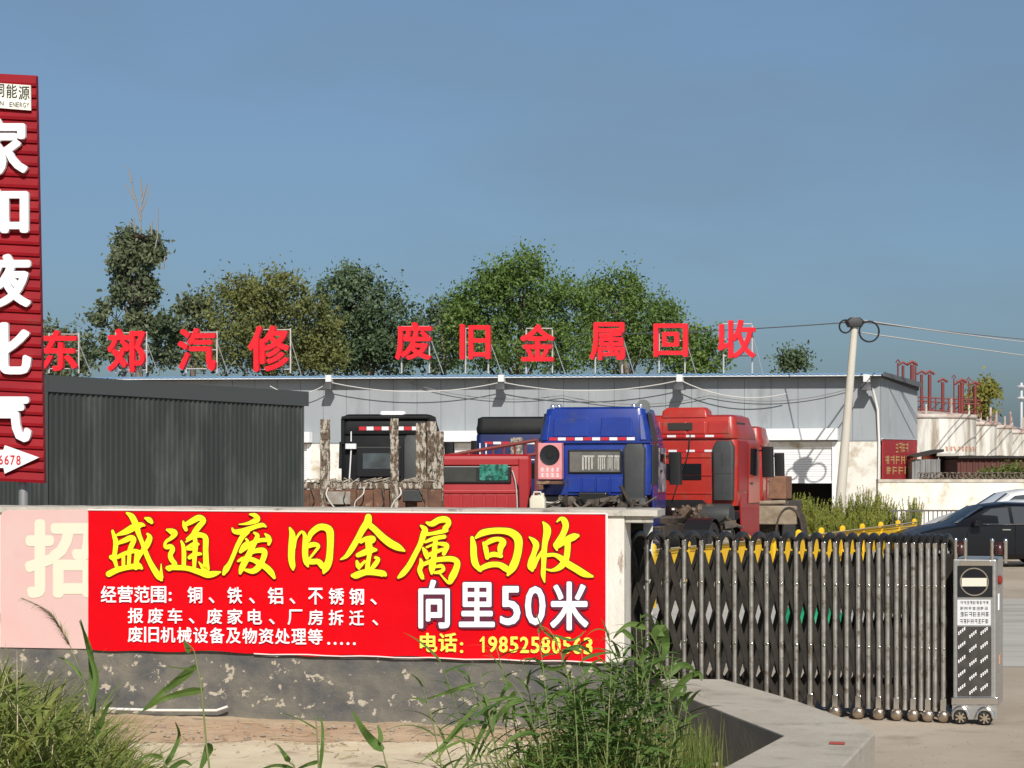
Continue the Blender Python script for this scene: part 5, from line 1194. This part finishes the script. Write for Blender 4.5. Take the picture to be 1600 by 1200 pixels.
# ---------------------------------------------------------------- trees
M_bark = mat('bark', (.20,.17,.14), .9, var=(.12,.10,.08), scale=3)
M_twig = mat('bare_twig', (.25,.22,.19), .9)
L_pop = leafmat('poplar_leaf', (.050,.080,.038), (.23,.26,.14), .5, .35)
L_oli = leafmat('olive_leaf', (.075,.092,.025), (.29,.30,.10), .45, .35)
L_drk = leafmat('dark_leaf', (.036,.072,.032), (.17,.23,.12), .5, .32)
L_grn = leafmat('bright_leaf', (.052,.105,.026), (.22,.32,.08), .45, .38)
L_ylw = leafmat('yellow_leaf', (.15,.16,.03), (.30,.28,.06), .6, .3)
def tree(label, Y, base_px, blobs, m, leaf=.16, dens=1.0, seed=1, wind=0.0, trunk=True, group='trees behind the workshop', nest=(), bare=(), clump=.55, hollow=.55):
    r_ = random.Random(seed); x0 = (base_px-800)*Y/FPX
    e = empty('tree', (x0, Y, 0), 0, label, 'tree', group); k = Y/FPX
    B = [(V(((px-800)*k - x0, r_.uniform(-.8,.8)*dy, CZ-(py-HY)*k)), rx*k, ry*k, dy) for (px, py, rx, ry, dy) in blobs]
    for (p, rx, rz, dy) in list(B):                         # smaller boughs breaking the outline
        for q in range(6):
            an = r_.uniform(-.5, 3.64); B.append((p + V((math.cos(an)*rx*r_.uniform(.75,1.1), r_.uniform(-.6,.6)*dy, math.sin(an)*rz*r_.uniform(.75,1.12))), rx*r_.uniform(.2,.36), rz*r_.uniform(.22,.42), dy*.35))
    tp_ = max(p.z + rz*.5 for p, rx, rz, dy in B)
    b = MB(); zs = [0, tp_*.25, tp_*.5, tp_*.75, tp_]
    b.tube([(.25*math.sin(z*.6+seed), .2*math.cos(z*.5), z) for z in zs], [tp_*.020, tp_*.016, tp_*.012, tp_*.008, .03], 10)
    for (p, rx, rz, dy) in B[:len(blobs)]:
        s = V((0,0,min(p.z*.62, tp_*.7))); mid = s.lerp(p, .55) + V((r_.uniform(-.3,.3),0,.25)); b.tube([s, mid, p], [.10,.06,.025], 6)
        for q in range(5):
            d = V((r_.uniform(-1,1)*rx, r_.uniform(-1,1)*dy, r_.uniform(-.4,1)*rz))*.8; b.tube([p, p+d*.5+V((0,0,.1)), p+d], [.03,.018,.008], 4)
    b.build('trunk', M_bark, e, smooth=R(60))
    b = MB(); vs = []; fs = []
    for (p, rx, rz, dy) in B:
        vol = rx*rz*dy; nc = int(max(5, 5.6*dens*(rx*rz+rx*dy+rz*dy)/clump**2*.62))
        for c_ in range(nc):
            while True:
                u = V((r_.uniform(-1,1), r_.uniform(-1,1), r_.uniform(-1,1)))
                if hollow < u.length < 1: break
            u *= 1 + .55*noise.noise(V((u.x*2.4+seed, u.y*2.4, u.z*2.4)))
            cc = p + V((u.x*rx, u.y*dy, u.z*rz)); cr = clump*r_.uniform(.55, 1.25); od = V((u.x+wind, u.y*.5, u.z*.8+.35)).normalized()
            for l in range(r_.randint(12, 30)):
                v = V((r_.gauss(0,.33), r_.gauss(0,.33), r_.gauss(0,.28)))*cr + od*r_.gauss(.1,.55)*cr; q = cc + v
                s = leaf*r_.uniform(.6, 1.35)
                n = V((r_.gauss(0,1), r_.gauss(0,1)-.3, r_.gauss(0,.8)+.5)).normalized()
                t = n.cross(V((r_.gauss(0,1), r_.gauss(0,1), r_.gauss(0,1)))).normalized()
                if wind: t = (t + V((wind,0,.2))).normalized(); t = (t - n*t.dot(n)).normalized()
                w_ = n.cross(t); i = len(vs)
                vs += [q - t*s*.5, q + w_*s*.30 - t*s*.05, q + t*s*.6, q - w_*s*.30 - t*s*.05]; fs.append((i,i+1,i+2,i+3))
    b.v = vs; b.f = fs; b.m = [0]*len(fs); b.build('crown', m, e)
    for (px, py, rr) in nest:
        b = MB(); c_ = V(((px-800)*k-x0, -.2, CZ-(py-HY)*k))
        for q in range(130):
            a = r_.uniform(0,6.28); pp = c_ + V((math.cos(a)*rr*r_.uniform(.2,1), math.sin(a)*rr*r_.uniform(.2,1), r_.uniform(-.35,.35)*rr)); d = V((r_.uniform(-1,1), r_.uniform(-1,1), r_.uniform(-.35,.35))).normalized()*rr*.5
            b.tube([pp-d, pp+d], .025, 3, cap=False)
        b.v += []; b.build('bird_nest', mat('nest_twigs', (.085,.065,.05), .95), e)
    if bare:
        b = MB()
        for P in bare:
            W3 = [V(((px-800)*k-x0, 0, CZ-(py-HY)*k)) for px, py in P]; n_ = len(W3)
            b.tube(W3, [.040*(1-i/n_)+.009 for i in range(n_)], 5)
        b.build('bare_branches', M_twig, e, smooth=R(60))
    return e
tree('tall sparse tree with bare top twigs and two dark bird nests, at the left', 88, 214, [(214,550,52,36,1.5),(182,500,28,26,1.2),(236,490,30,28,1.2),(208,440,26,30,1.0),(212,465,34,26,1.1),(215,415,24,20,.8),(198,408,13,15,.7),(236,404,12,12,.6),(214,455,28,24,.9),(200,380,10,10,.5),(228,385,12,12,.5),(163,545,22,26,1),(255,545,18,30,1.0),(222,520,30,26,1)], L_pop, .22, .13, 3, .15,
     nest=((217,372,.34),(219,470,.55)), clump=.42, hollow=.2,
     bare=[[(214,600),(216,480),(219,400),(221,330),(222,300)],[(220,345),(212,312),(206,285),(199,258)],[(221,318),(226,300),(230,286)],[(222,305),(219,278)],[(214,380),(205,356),(201,345)],[(240,400),(246,370),(247,325)],[(237,370),(237,345)],[(211,312),(203,300),(196,288)],[(221,330),(230,312),(233,290)],[(212,372),(209,340)],[(186,365),(181,355)],[(206,285),(203,268)],[(255,420),(258,400)]])
tree('small leafy tree between the nest tree and the olive green tree', 92, 300, [(300,510,30,38,1.1),(296,545,40,34,1.2),(308,480,14,20,.8)], L_pop, .22, .7, 5, .1)
tree('olive green round tree left of the dark windswept tree', 90, 430, [(375,500,46,46,1.6),(430,500,55,50,1.8),(480,520,52,46,1.6),(365,550,50,36,1.5),(430,555,60,36,1.6),(375,455,24,24,1),(440,462,40,24,1.2),(490,560,46,30,1.4)], L_oli, .16, 1.3, 7, .1)
tree('dark green windswept tree left of the first character after the gap', 93, 575, [(560,480,52,50,1.8),(600,510,48,48,1.6),(545,530,50,50,1.6),(625,545,46,40,1.5),(590,560,56,34,1.5),(545,445,28,24,1.0),(510,545,36,40,1.3)], L_drk, .18, 1.25, 11, .5)
tree('broad bright green tree behind the middle rooftop characters', 90, 815, [(815,465,62,52,2.0),(760,490,56,50,1.8),(870,490,58,50,1.8),(735,540,50,44,1.6),(815,545,70,40,1.8),(880,550,56,38,1.6),(815,430,24,22,1.0),(770,450,28,24,1.1),(715,490,24,22,1.0)], L_grn, .155, 1.35, 13, .05)
tree('bright green tree overlapping the broad tree on its right side', 92, 975, [(960,490,46,46,1.7),(1005,505,48,44,1.6),(950,545,56,38,1.6),(1030,545,44,38,1.4),(975,455,26,24,1.1),(930,470,30,30,1.2),(1040,500,20,22,.9)], L_grn, .155, 1.35, 17, .05)
tree('low leafy tree at the right end of the row, behind the square character', 94, 1090, [(1085,548,34,34,1.2),(1110,565,24,22,1.0),(1068,565,30,26,1.1)], L_grn, .2, .8, 19)
tree('grey green young tree left of the broad bright green tree', 95, 690, [(690,520,30,34,1.2),(682,555,36,30,1.2),(695,490,14,16,.7)], L_drk, .2, .8, 23, .1)
tree('small dark treetop poking above the roof near the pole', 96, 1239, [(1238,572,17,14,.6),(1242,562,9,8,.4)], L_drk, .18, .9, 29)
tree('small yellowish treetop beyond the red vent pipes', 105, 1537, [(1536,628,16,22,.7),(1540,612,9,10,.5),(1528,645,16,14,.7)], L_ylw, .22, .6, 31)
tree('half hidden dark tree just right of the tall red sign', 94, 92, [(95,555,26,30,1.1),(118,568,22,22,1.0),(75,560,22,40,1.0)], L_pop, .22, .7, 37, .1)

# ---------------------------------------------------------------- weeds by the pole and bush by the rusty shed
L_wd = leafmat('weed_leaf', (.16,.23,.03), (.42,.44,.09), 1.2, .45)
L_bsh = leafmat('bush_leaf', (.06,.09,.02), (.17,.20,.05), 1.0, .3)
def weed(px, Y, h, w, seed, n=42):
    r_ = random.Random(seed); X = (px-800)*Y/FPX
    b = MB(); vs = []; fs = []
    for s in range(n):
        a = r_.uniform(0, 6.28); rr = w*math.sqrt(r_.random())*.55; hh = h*r_.uniform(.55, 1.0)*(1-.35*(rr/w)); lean = V((math.cos(a)*rr*.7+r_.uniform(-.1,.1), math.sin(a)*rr*.5, 0))
        base = V((math.cos(a)*rr*.5, math.sin(a)*rr*.5, 0)); pts = [base, base+lean*.4+V((0,0,hh*.5)), base+lean+V((0,0,hh))]
        b.tube(pts, [.010,.008,.003], 3, cap=False)
        for l in range(46):
            t = .12 + .88*l/46; p = pts[0].lerp(pts[1], t*2) if t < .5 else pts[1].lerp(pts[2], t*2-1)
            aa = r_.uniform(0, 6.28); d = V((math.cos(aa), math.sin(aa), r_.uniform(.5,1.6))).normalized(); L_ = (.07+.17*(1-t))*r_.uniform(.7,1.3); sd_ = d.cross(V((r_.uniform(-1,1),r_.uniform(-1,1),.3))).normalized()*.021
            i = len(vs); vs += [p-sd_, p+d*L_*.5+sd_*.3, p+d*L_, p+sd_]; fs.append((i,i+1,i+2,i+3))
    e = empty('weed', (X, Y, 0), 0, '', 'weed', 'tall feathery weeds in front of the workshop')
    b.build('stem', mat('weed_stem', (.20,.17,.06), .9), e); q = MB(); q.v = vs; q.f = fs; q.m = [0]*len(fs); q.build('foliage', L_wd, e)
    return e
wl_ = ['tall feathery weed at the left end of the patch beside the rusty truck front', 'feathery weed in front of the dark shutter opening', 'feathery weed just left of the pole foot', 'bushy feathery weed hiding the foot of the utility pole', 'tallest feathery weed, just right of the utility pole', 'feathery weed below the corner of the workshop', 'feathery weed under the red painted wall sign', 'thin feathery weed at the right end of the patch, before the white wall', 'low weed in front of the patch on its left side', 'low weed in front of the patch in its middle', 'low weed in front of the patch on its right side', 'sparse brownish weed before the iron railing']
for i, (px, Y, h, w) in enumerate(((1246,57,1.62,.55),(1268,58,1.55,.7),(1297,57.5,1.25,.7),(1322,58,1.55,.75),(1350,57.6,1.75,.75),(1376,58,1.55,.65),(1394,57.5,1.15,.5),(1421,58,1.5,.35),(1282,54.5,1.0,.7),(1318,54.5,1.05,.8),(1356,54.5,1.1,.8),(1432,58.5,1.45,.28))):
    o = weed(px, Y, h*1.08, w*1.15, 50+i, 84 if w > .5 else 36); o['label'] = wl_[i]
def bush(px, Y, zc, rx, rz, seed, lb):
    r_ = random.Random(seed); e = empty('bush', at(px,735,Y)*V((1,1,0)), 0, lb, 'bush'); b = MB(); vs = []; fs = []
    b.tube([(0,0,0),(.1,0,zc*.5),(0,0,zc)], [.05,.04,.02], 6); b.build('stem', M_bark, e)
    for k in range(1500):
        u = V((r_.gauss(0,.5), r_.gauss(0,.5), r_.gauss(0,.5))); q = V((u.x*rx, u.y*.6, zc+u.z*rz)); n = V((r_.gauss(0,1), r_.gauss(0,1)-.3, r_.gauss(0,1)+.6)).normalized(); t = n.orthogonal().normalized(); w_ = n.cross(t); s = r_.uniform(.04,.09); i = len(vs)
        vs += [q-t*s, q+w_*s*.5, q+t*s, q-w_*s*.5]; fs.append((i,i+1,i+2,i+3))
    q = MB(); q.v = vs; q.f = fs; q.m = [0]*len(fs); q.build('foliage', L_bsh, e)
bush(1580,67.5,2.05,.62,.36,3,'small green bush in front of the rusty shed, above the yard wall'); bush(1549,67.5,1.95,.42,.28,4,'smaller green bush left of the other by the rusty shed')

# ---------------------------------------------------------------- foreground grasses and reeds
L_gr = leafmat('grass_blade', (.070,.145,.024), (.36,.38,.11), 3.5, .45)
L_rd = leafmat('reed_leaf', (.050,.122,.025), (.19,.28,.07), 2.0, .4)
M_st = mat('reed_stem', (.12,.17,.05), .7, var=(.19,.20,.08), scale=6)
M_plm = mat('reed_plume', (.42,.36,.24), .9, var=(.30,.26,.16), scale=9)
r_ = random.Random(77)
b = MB()
def topline(px):                                            # upper outline of the left grass, photo rows
    for (a, ya_), (c_, yc) in zip(((-60,1000),(20,1010),(60,1040),(110,1075),(150,1105),(185,1150),(230,1200)), ((20,1010),(60,1040),(110,1075),(150,1105),(185,1150),(230,1200),(300,1260))):
        if a <= px <= c_: return ya_+(yc-ya_)*(px-a)/(c_-a)
    return 1250
for k in range(4600):
    Y = r_.uniform(10.5, 15.6); px = r_.uniform(-60, 255); X = (px-800)*Y/FPX; g = bank_h(X, Y)-.14
    zt_ = CZ-(topline(px)-HY)*Y/FPX + r_.uniform(-.22, .06)
    h = zt_ - g
    if h < .08: continue
    h = min(h, .95); a = r_.uniform(0, 6.28)
    b.blade((X, Y, max(g, zt_-h)), (math.cos(a)*.45, math.sin(a)*.45, 1), h*r_.uniform(.75,1.25), r_.choice((.010,.014,.018,.026,.038)), r_.uniform(.5,2.4), 5, 0, r_.uniform(-.8,.8))
for k in range(760):                                        # broad reed leaves and dead straws mixed in
    Y = r_.uniform(10.5, 15.0); px = r_.uniform(-60, 215); X = (px-800)*Y/FPX; g = bank_h(X, Y)-.14
    zt_ = CZ-(topline(px)-HY)*Y/FPX + r_.uniform(-.3, .05); a = r_.uniform(0, 6.28)
    if zt_ - g < .12: continue
    b.blade((X, Y, max(g, zt_-.35)), (math.cos(a)*.9, math.sin(a)*.7, 1), r_.uniform(.25,.5), r_.uniform(.026,.05), r_.uniform(.8,2.6), 7, 0, r_.uniform(-.6,.6))
for k in range(260):
    Y = r_.uniform(10.5, 15.4); px = r_.uniform(-60, 240); X = (px-800)*Y/FPX; g = bank_h(X, Y)-.14; zt_ = CZ-(topline(px)-HY)*Y/FPX + r_.uniform(-.25, .12); a = r_.uniform(0, 6.28)
    if zt_ - g < .12: continue
    b.blade((X, Y, max(g, zt_-.5)), (math.cos(a)*.5, math.sin(a)*.5, 1), .5, .008, r_.uniform(.2,1.2), 5, 1)
o = b.build('grass', [L_gr, M_plm], kind='stuff'); tag(o, 'thick overgrown grass on the bank at the lower left', 'grass')
b = MB()
for k in range(2600):
    Y = r_.uniform(11.2, 15.2); px = r_.gauss(950, 88)
    if px > 1120: continue
    X = (px-800)*Y/FPX; a = r_.uniform(0, 6.28); h = r_.uniform(.2,.62)*max(.35, 1-abs(px-960)/260)
    b.blade((X, Y, -.11), (math.cos(a)*.4, math.sin(a)*.4, 1), h*1.3, r_.uniform(.010,.032), r_.uniform(.3,1.8), 4, 0, r_.uniform(-.8,.8))
for k in range(260):
    Y = r_.uniform(12.6, 13.6); px = r_.gauss(1092, 16); X = (px-800)*Y/FPX; a = r_.uniform(0, 6.28)
    b.blade((X, Y, -.11), (math.cos(a)*.16, math.sin(a)*.16, 1), r_.uniform(.35,.62), r_.uniform(.006,.014), r_.uniform(.05,.4), 4)
o = b.build('undergrowth', L_gr, kind='stuff'); tag(o, 'dense green grass growing in the drain in front of the folding gate', 'grass')
def reed(px, Y, ptop, lean, nl, leaf, label, seed, group='reeds growing in front of the banner wall', plume=0, w=.020, name='reed', ang=None):
    q = random.Random(seed); X = (px-800)*Y/FPX; h = CZ-(ptop-HY)*Y/FPX + .12
    e = empty(name, (X, Y, -.12), 0, label, 'reed', group)
    P = [V((lean*(t**1.8), .08*math.sin(t*2+seed), h*t)) for t in [k/8 for k in range(9)]]
    b = MB(); b.tube(P, [.007-.0045*k/8 for k in range(9)], 6); b.build('stem', M_st, e, smooth=R(60))
    b = MB()
    for k in range(nl):
        t = .22 + .76*k/max(nl-1, 1); i = min(int(t*8), 7); p = P[i].lerp(P[i+1], t*8-i)
        a = (k*2.4 + q.uniform(-.6,.6)) if ang is None else ang[k % len(ang)]
        b.blade(p, (math.cos(a), math.sin(a)*.6, q.uniform(.5,1.1)), leaf*q.uniform(.7,1.2), w*q.uniform(.8,1.3), q.uniform(.6,1.9), 7, 0, q.uniform(-.7,.7))
    b.build('leaves', L_rd, e)
    if plume:
        b = MB(); tp_ = P[-1]; d0 = (P[-1]-P[-2]).normalized(); sgn = 1 if lean >= 0 else -1
        pts = [tp_]; d = d0
        for k in range(10): d = (d + V((.16*sgn,0,-.10))).normalized(); pts.append(pts[-1] + d*plume/10)
        b.tube(pts, [.003]*11, 4)
        for k in range(150):
            t = q.uniform(0, .98)*10; i = int(t); p = pts[i].lerp(pts[i+1], t-i); dd = (pts[i+1]-pts[i]).normalized()
            sp = .05*(1-abs(t/10-.45))
            b.blade(p, dd + V((q.gauss(0,.28), q.gauss(0,.28), q.gauss(0,.22)-.12)), q.uniform(.04,.11), .006, .4, 2)
        b.build('plume', M_plm, e)
    return e
def reed_leafwise(Y, stem, leaves, label, plume=None, group='reeds growing in front of the banner wall', seed=0):
    q = random.Random(seed); p0 = at(*stem[0], Y); base = V((p0.x, Y, -.12))
    e = empty('reed', base, 0, label, 'reed', group)
    P = [V((0,0,0))] + [at(x, y, Y + q.uniform(-.02,.02)) - base for x, y in stem]
    S = [V(s) for s in catmull([tuple(p) for p in P], 5)]; n = len(S)
    b = MB(); b.tube(S, [.0075-.0050*k/n for k in range(n)], 6); b.build('stem', M_st, e, smooth=R(60))
    b = MB()
    for pts, w in leaves:
        C = [V(s) for s in catmull([tuple(at(x, y, Y + (.14*k/len(pts))*q.choice((-1,1))) - base) for k, (x, y) in enumerate(pts)], 5)]; m_ = len(C); vs = []
        tw = q.uniform(-.5,.5)
        for k, p in enumerate(C):
            dd = (C[min(k+1,m_-1)] - C[max(k-1,0)]).normalized(); side = dd.cross(V((0,-1,tw*.4))).normalized(); side = (side + V((0,tw,0))).normalized()
            t = k/(m_-1); ww = w*Y/FPX*.5*min(1, .35+t*3.2)*max(.03, (1-t))**.6 * 1.15
            vs += [p - side*ww, p + V((0,.25*ww,0)), p + side*ww]
        b.add(vs, [f for k in range(m_-1) for f in ((3*k,3*k+1,3*k+4,3*k+3),(3*k+1,3*k+2,3*k+5,3*k+4))])
    b.build('leaves', L_rd, e)
    if plume:
        b = MB(); C = [V(s) for s in catmull([tuple(at(x, y, Y) - base) for x, y in plume], 8)]; m_ = len(C); b.tube(C, .003, 4)
        for k in range(520):
            t = q.uniform(0, .97)*(m_-1); i = int(t); p = C[i].lerp(C[i+1], t-i); dd = (C[i+1]-C[i]).normalized(); u = t/(m_-1)
            b.blade(p, dd + V((q.gauss(0,.22), q.gauss(0,.25), q.gauss(-.12,.18))), q.uniform(.03,.10)*(1.1-abs(u-.4)), .0065, .5, 2)
        b.build('plume', M_plm, e)
    return e
reed_leafwise(11.4, [(160,1205),(150,1150),(136,1080),(122,1040),(110,1010)], [([(140,1105),(150,1060),(138,1015),(126,968)],13),([(128,1060),(118,1046),(100,1030),(86,1026)],5),([(150,1150),(165,1110),(176,1096)],8)], 'tall reed with a long drooping feathery plume before the pink panel', plume=[(110,1010),(100,990),(84,965),(62,947),(34,934)], seed=1)
reed_leafwise(11.6, [(148,1200),(147,1150),(145,1110)], [([(146,1120),(144,1050),(139,1010),(124,970)],13),([(147,1150),(160,1130),(164,1112)],7)], 'slim reed with one upright pointed leaf beside the plumed reed', seed=2)
reed_leafwise(11.0, [(328,1220),(322,1160),(315,1080),(308,1040),(302,1015),(289,1003)], [([(307,1040),(280,1062),(250,1085),(222,1112)],15),([(318,1078),(290,1082),(255,1092),(226,1110)],14),([(329,1162),(322,1180),(312,1205)],16),([(302,1045),(280,1044),(258,1041)],3),([(296,1020),(291,1008),(288,1000)],9)], 'single reed with broad leaves hanging to the left, before the white pipe', seed=3)
reed_leafwise(11.2, [(498,1215),(496,1165),(494,1130),(490,1120)], [([(500,1205),(504,1160),(503,1130),(496,1118)],6),([(496,1140),(470,1125),(440,1113)],3),([(498,1190),(480,1195),(458,1205)],8)], 'short thin reed before the middle of the wall', seed=4)
reed_leafwise(11.2, [(606,1215),(602,1190),(598,1172),(592,1150)], [([(599,1172),(582,1158),(566,1138),(551,1112)],17),([(595,1160),(594,1145),(590,1133)],9),([(603,1200),(590,1197),(580,1200)],6)], 'short reed with one broad dark leaf, left of the big reed clump', seed=5)
reed_leafwise(11.0, [(462,1215),(452,1190),(440,1175),(430,1160)], [([(452,1190),(445,1180),(434,1164)],10),([(458,1200),(430,1196),(400,1205)],7)], 'very short bent reed beside the short thin reed', seed=6)
reed_leafwise(11.3, [(262,1215),(258,1195),(250,1170)], [([(258,1195),(268,1180),(280,1150),(274,1128)],9),([(255,1185),(235,1180),(215,1190)],8),([(262,1205),(285,1190),(300,1196)],9)], 'low reed tuft on the pale ledge beside the grass bank', seed=7)
reed_leafwise(12.2, [(790,1215),(770,1150),(745,1090),(735,1068),(712,1046)], [([(742,1068),(716,1076),(690,1085),(664,1093)],8),([(750,1100),(720,1130),(690,1165),(652,1195)],7),([(757,1085),(760,1110),(758,1130)],10),([(770,1110),(750,1150),(735,1185),(712,1212)],8),([(735,1066),(728,1052),(708,1046),(690,1050)],4),([(765,1130),(730,1130),(700,1160),(676,1180)],6)], 'drooping reed at the left edge of the leafy clump, before the wall', seed=8)
reed_leafwise(12.4, [(850,1215),(838,1150),(820,1100),(800,1068),(778,1062)], [([(820,1095),(790,1105),(760,1150),(738,1200)],9),([(805,1080),(795,1100),(785,1130)],10),([(812,1090),(780,1092),(750,1100),(722,1128)],6),([(838,1145),(805,1150),(775,1180)],9),([(800,1068),(788,1078),(778,1105)],9)], 'drooping reed with hanging narrow leaves inside the left part of the leafy clump', seed=9)
reed_leafwise(12.6, [(905,1215),(900,1140),(888,1060),(872,1010),(858,985),(842,978)], [([(885,1040),(860,1045),(836,1030),(820,1032)],9),([(878,1020),(905,1010),(925,1022)],9),([(870,1000),(850,985),(838,960)],5),([(892,1080),(862,1090),(835,1122)],11),([(892,1090),(925,1080),(950,1100)],11),([(865,992),(895,1000),(915,985)],5)], 'tall reed rising over the lower right corner of the red banner', seed=10)
reed_leafwise(12.6, [(1062,1215),(1052,1130),(1040,1060),(1025,1005),(1005,978)], [([(1022,1000),(1034,985),(1040,1010),(1036,1032)],24),([(1010,982),(985,975),(962,990)],10),([(1040,1060),(1062,1040),(1078,1042),(1086,1052)],12),([(1046,1095),(1070,1062),(1092,1052),(1096,1064)],13),([(1032,1030),(1010,1040),(992,1070)],10)], 'tall reed with one wide folded leaf in front of the first gate posts', seed=11)
reed_leafwise(12.8, [(1018,1215),(1014,1120),(1002,1040),(990,1000)], [([(990,1000),(972,985),(958,998)],9),([(1000,1030),(1020,1010),(1032,1022)],10),([(1008,1080),(985,1085),(968,1115)],11),([(1012,1110),(1035,1100),(1050,1125)],11)], 'tall reed just left of the one with the wide folded leaf', seed=12)
RG = [(700,1045,-.20),(735,1030,-.22),(760,1075,-.18),(785,1050,-.14),(815,1010,-.18),(845,1035,-.12),(865,985,-.10),(890,1020,-.06),(905,1060,.05),(925,1000,-.08),(945,1030,.04),(960,985,-.04),(985,1010,-.05),(1000,975,-.02),(1012,960,-.05),(1020,1000,.05),(1035,1020,.06),(1050,1050,.05),(830,1090,-.16),(880,1100,.1),(790,1120,-.2),(980,1060,.08),(720,1110,-.2),(930,1090,-.1),(1060,1085,.08),(1005,1050,-.06),(955,1080,.12),(1030,985,.03)]
r_ = random.Random(15)
for k in range(34):
    px = r_.gauss(945, 80); RG.append((px, 1005 + abs(px-985)*.35 + r_.uniform(0, 70), r_.uniform(-.15, .15)))
for i, (px, pt, ln) in enumerate(RG):
    far = px < 800
    reed(px, 12.0 + 2.0*((i*37) % 10)/10, pt, ln, (9 if far else 18) + (i % 4), .34 if far else .25, 'one of the leafy reeds massed together at the left end of the folding gate', 100+i, group='leafy reeds massed at the left end of the gate', w=.024 if far else .030)

# ---------------------------------------------------------------- litter and small stones
b = MB(); q = random.Random(8)
def stone(x, y, z, s):
    vs = []; fs = [(0,1,2),(0,2,3),(0,3,4),(0,4,1),(5,2,1),(5,3,2),(5,4,3),(5,1,4)]
    for v in ((0,0,1),(1,0,0),(0,1,0),(-1,0,0),(0,-1,0),(0,0,-1)): vs.append((x+v[0]*s*q.uniform(.6,1.3), y+v[1]*s*q.uniform(.6,1.3), z+v[2]*s*q.uniform(.4,.9)))
    b.add(vs, fs)
for k in range(420):
    px = q.uniform(120, 1000); Y = q.choice((q.uniform(13.5,17.0), q.uniform(15.6,17.2))); x = (px-800)*Y/FPX; stone(x, Y, -.06 if Y < 15.9 else -.085, q.uniform(.006,.022)*q.choice((1,1,1.6)))
for k in range(260):
    px = q.uniform(1380, 1640); Y = q.uniform(13.0, 24); x = (px-800)*Y/FPX; stone(x, Y, .003, q.uniform(.004,.012))
for k in range(26):
    p = gz(q.uniform(1075,1150), q.uniform(1165,1200), -.1); stone(p.x, p.y, -.08, q.uniform(.03,.07))
o = b.build('gravel', mat('loose_stone', (.40,.35,.28), .95, var=(.26,.22,.17), scale=14), kind='stuff'); tag(o, 'loose stones and grit scattered over the verge, the ledge and the yard', 'gravel')
b = MB()
for k in range(150):
    px = q.uniform(150, 1000); Y = q.uniform(15.0, 17.3); x = (px-800)*Y/FPX; a = q.uniform(0,6.28); l = q.uniform(.04,.22); z = -.055 if Y < 15.9 else -.07
    b.tube([(x,Y,z),(x+l*.5*math.cos(a),Y+l*.5*math.sin(a),z+q.uniform(0,.02)),(x+l*math.cos(a),Y+l*math.sin(a),z)], q.uniform(.002,.005), 4)
o = b.build('dead_straws', mat('dead_straw', (.30,.22,.13), .9, var=(.45,.36,.22), scale=5), kind='stuff'); tag(o, 'dead stalks and straws lying on the dirt verge', 'litter')
